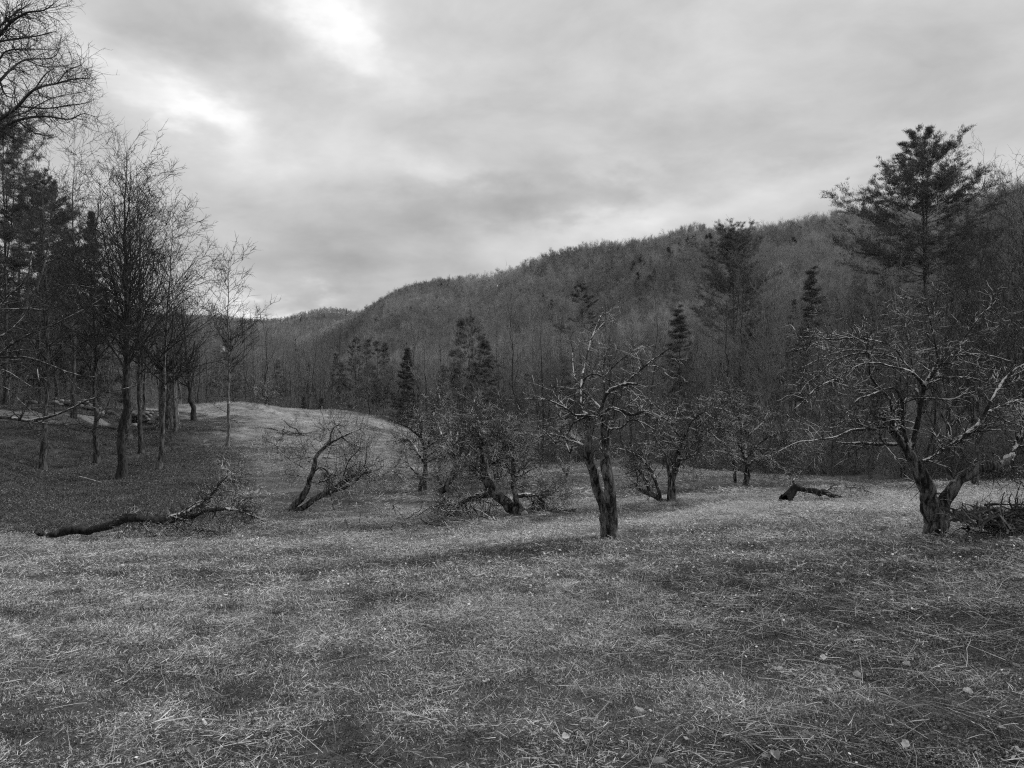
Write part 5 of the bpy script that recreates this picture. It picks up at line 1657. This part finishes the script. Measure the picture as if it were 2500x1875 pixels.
log('short thick sawn log with its round cut face towards the camera', C8, 19.4, (1242, 690, -0.25), (1300, 680, 0.7), 92, 1, 'old', 'cut_old')
log('thin pale log lying level in front of the round-faced log', C8, 18.9, (1120, 805, 0), (1475, 800, 0.1), 34, 2, 'pale')
log('thin bare pole slanting down right over the log pile', C8, 19.2, (1480, 640, 0.3), (1775, 830, -0.2), 30, 3, 'maple')
log('thick dark curved log at the right end of the log pile', C8, 19.6, (1560, 690, 0.4), (1800, 780, -0.1), 62, 4, 'old')
log('thick dark rotten log at the back of the log pile', C8, 20.2, (1300, 650, 0.2), (1560, 760, 0.1), 80, 5, 'old')
log('short stump end lying off the butt of the fallen trunk', C7, 17.8, (275, 610, 0), (320, 630, 0.2), 46, 6, 'old')
log('pale stick lying on the bank at the left edge', C7, 18.4, (-60, 588, 0), (100, 594, 0.1), 9, 7, 'pale', name='stick')
log('thin bare stick on the leaves in front of the bank maples', C7, 27.0, (600, 195, 0.8), (760, 240, -0.2), 8, 8, 'pale', name='stick')


def heap(name, label, cat, u, v, d, n, sx_, sy_, hz, size, seed, part='stone', mat='stone'):
    r = np.random.default_rng(seed)
    b = on_ground(W(u, v, d))
    root = thing(name, label, cat, tuple(b))
    for i in range(n):
        px_, py_ = r.normal(0, sx_), r.normal(0, sy_)
        hh = hz * max(0.0, 1 - (px_ / (2 * sx_)) ** 2 - (py_ / (2 * sy_)) ** 2) * r.random()
        gz = float(H(b[0] + px_, b[1] + py_)) - b[2]
        s = size * r.uniform(0.6, 1.3)
        # a lumpy stone
        th = np.linspace(0, math.pi, 6)[1:-1]
        ph = np.arange(7) / 7 * 2 * math.pi
        V = [np.array([0, 0, 0.5])]
        for a in th:
            for p in ph:
                V.append(np.array([math.sin(a) * math.cos(p), math.sin(a) * math.sin(p) * 0.8, math.cos(a) * 0.55]) * r.uniform(0.8, 1.15))
        V.append(np.array([0, 0, -0.5]))
        V = np.array(V) * s + np.array([px_, py_, gz + hh + s * 0.25])
        f3 = [(0, 1 + k_, 1 + (k_ + 1) % 7) for k_ in range(7)] + [(len(V) - 1, len(V) - 2 - k_, len(V) - 2 - (k_ + 1) % 7) for k_ in range(7)]
        f4 = [(1 + a * 7 + k_, 1 + (a + 1) * 7 + k_, 1 + (a + 1) * 7 + (k_ + 1) % 7, 1 + a * 7 + (k_ + 1) % 7) for a in range(3) for k_ in range(7)]
        mb = MB(); mb.add(V, f3, f4)
        obj(part, mb.mesh(part, M[mat], smooth=False), root)
    return root


heap('stone_heap', 'heap of dark field stones on the bank beside the broken trunk', 'stone heap', 350, 1022, 50, 40, 1.1, 0.5, 0.75, 0.3, 51)
heap('stone_row', 'tumbled stone row behind the track in the left wood', 'stone wall', 185, 1008, 54, 46, 2.6, 0.4, 0.5, 0.3, 52)


def brush_pile(name, label, u, v, d, n, sx_, sy_, hz, seed, ln, rad, mats=('old', 'apple_twig'), weeds=0):
    r = np.random.default_rng(seed)
    b = on_ground(W(u, v, d))
    root = thing(name, label, 'brush pile', tuple(b))
    mm = MB()
    for i in range(n):
        a = r.uniform(0, 6.28)
        c = np.array([r.normal(0, sx_), r.normal(0, sy_), 0])
        gz = float(H(b[0] + c[0], b[1] + c[1])) - b[2]
        c[2] = gz + hz * max(0.05, 1 - (c[0] / (2.2 * sx_)) ** 2 - (c[1] / (2.2 * sy_)) ** 2) * r.random()
        l = r.uniform(*ln)
        dr = norm(np.array([math.cos(a) * 1.1, math.sin(a), r.normal(0, 0.22)]))
        P = [c - dr * l / 2]
        for k_ in range(6):
            dr = norm(dr + r.standard_normal(3) * 0.34)
            P.append(P[-1] + dr * l / 6)
        P = np.array(P)
        gz = H(P[:, 0] + b[0], P[:, 1] + b[1]) - b[2]
        P[:, 2] = np.maximum(P[:, 2], gz + 0.02)
        R = r.uniform(*rad) * np.linspace(1, 0.35, 7)
        mb = MB(); mb.tubes(P[None], R[None], 7, cap=True, rough=ridged, rng=r)
        obj('branch', mb.mesh('branch', M[mats[0]] if r.random() < 0.7 else M['old']), root)
        P2, R2, _ = grow(P[None], R[None], r, per_m=7, ang=(30, 80), lnabs=(0.15, 0.5), rr=0.4, M_=4, jit=0.25, rmin=0.003, rmax=0.012)
        mm.tubes(P2, R2, 3)
    tag(obj('twigs', mm.mesh('twigs', M[mats[1]]), root), kind='stuff')
    if weeds:
        # dead fronds and broad weeds grown through the pile
        fr = blades(r, weeds, sx_ * 2.4, (0.12, 0.4), (0.012, 0.035), (35, 92), M['weed'], seg=4, z0=0.12)
        tag(obj('weeds', fr, root), kind='stuff')


brush_pile('brush_pile', 'dark brush pile cut by the right edge beside the forked apple', 2500, 1302, 9.8, 120, 0.36, 0.36, 0.42, 61, (0.2, 0.6), (0.004, 0.016), ('old', 'old'), weeds=700)
brush_pile('brush_pile', 'small low brush pile on the bright slope below the knoll', 727, 1055, 53, 16, 0.9, 0.4, 0.3, 62, (0.8, 2.2), (0.02, 0.05))
brush_pile('brush_pile', 'fallen pale twigs in front of the half-fallen apple tree', 1090, 1292, 18.6, 42, 0.85, 0.35, 0.5, 63, (0.5, 1.5), (0.006, 0.018), ('apple_twig', 'apple_twig'))


def house(label, u, d, wdt, dep, hgt, lift):
    x = d * (u - U0) / F
    z = float(H(x, d))
    root = thing('farmhouse', label, 'house', (x, d, z), 0.3)
    w, e, h = wdt / 2, dep / 2, hgt + lift
    mb = MB()
    mb.add([(-w, -e, -3), (w, -e, -3), (w, e, -3), (-w, e, -3), (-w, -e, h), (w, -e, h), (w, e, h), (-w, e, h), (-w, 0, h + 3), (w, 0, h + 3)],
           [(4, 8, 7), (5, 6, 9)], [(0, 1, 5, 4), (1, 2, 6, 5), (2, 3, 7, 6), (3, 0, 4, 7)])
    obj('wall', mb.mesh('wall', M['house'], False), root)
    m2 = MB(); o_ = 0.4
    m2.add([(-w - o_, -e - o_, h - 0.3), (w + o_, -e - o_, h - 0.3), (w + o_, 0, h + 3.3), (-w - o_, 0, h + 3.3), (-w - o_, e + o_, h - 0.3), (w + o_, e + o_, h - 0.3)], None, [(0, 1, 2, 3), (3, 2, 5, 4)])
    obj('roof', m2.mesh('roof', M['roof'], False), root)
    for k_ in range(3):
        cx = -w + wdt * (k_ + 0.5) / 3
        m3 = MB()
        m3.add([(cx - 0.6, -e - 0.05, h - 2.6), (cx + 0.6, -e - 0.05, h - 2.6), (cx + 0.6, -e - 0.05, h - 0.9), (cx - 0.6, -e - 0.05, h - 0.9)], None, [(0, 1, 2, 3)])
        obj('window', m3.mesh('window', M['pane'], False), root)


house('tiny white farmhouse on the far hillside beyond the valley', 818, 1300, 10, 7, 6, 10)
house('tiny white building in the valley woods left of the far farmhouse', 543, 1150, 7, 6, 5, 9)

print('unique triangles', sum(len(p.vertices) - 2 for m in bpy.data.meshes for p in m.polygons) if False else sum(len(m.loops) - 2 * len(m.polygons) for m in bpy.data.meshes))
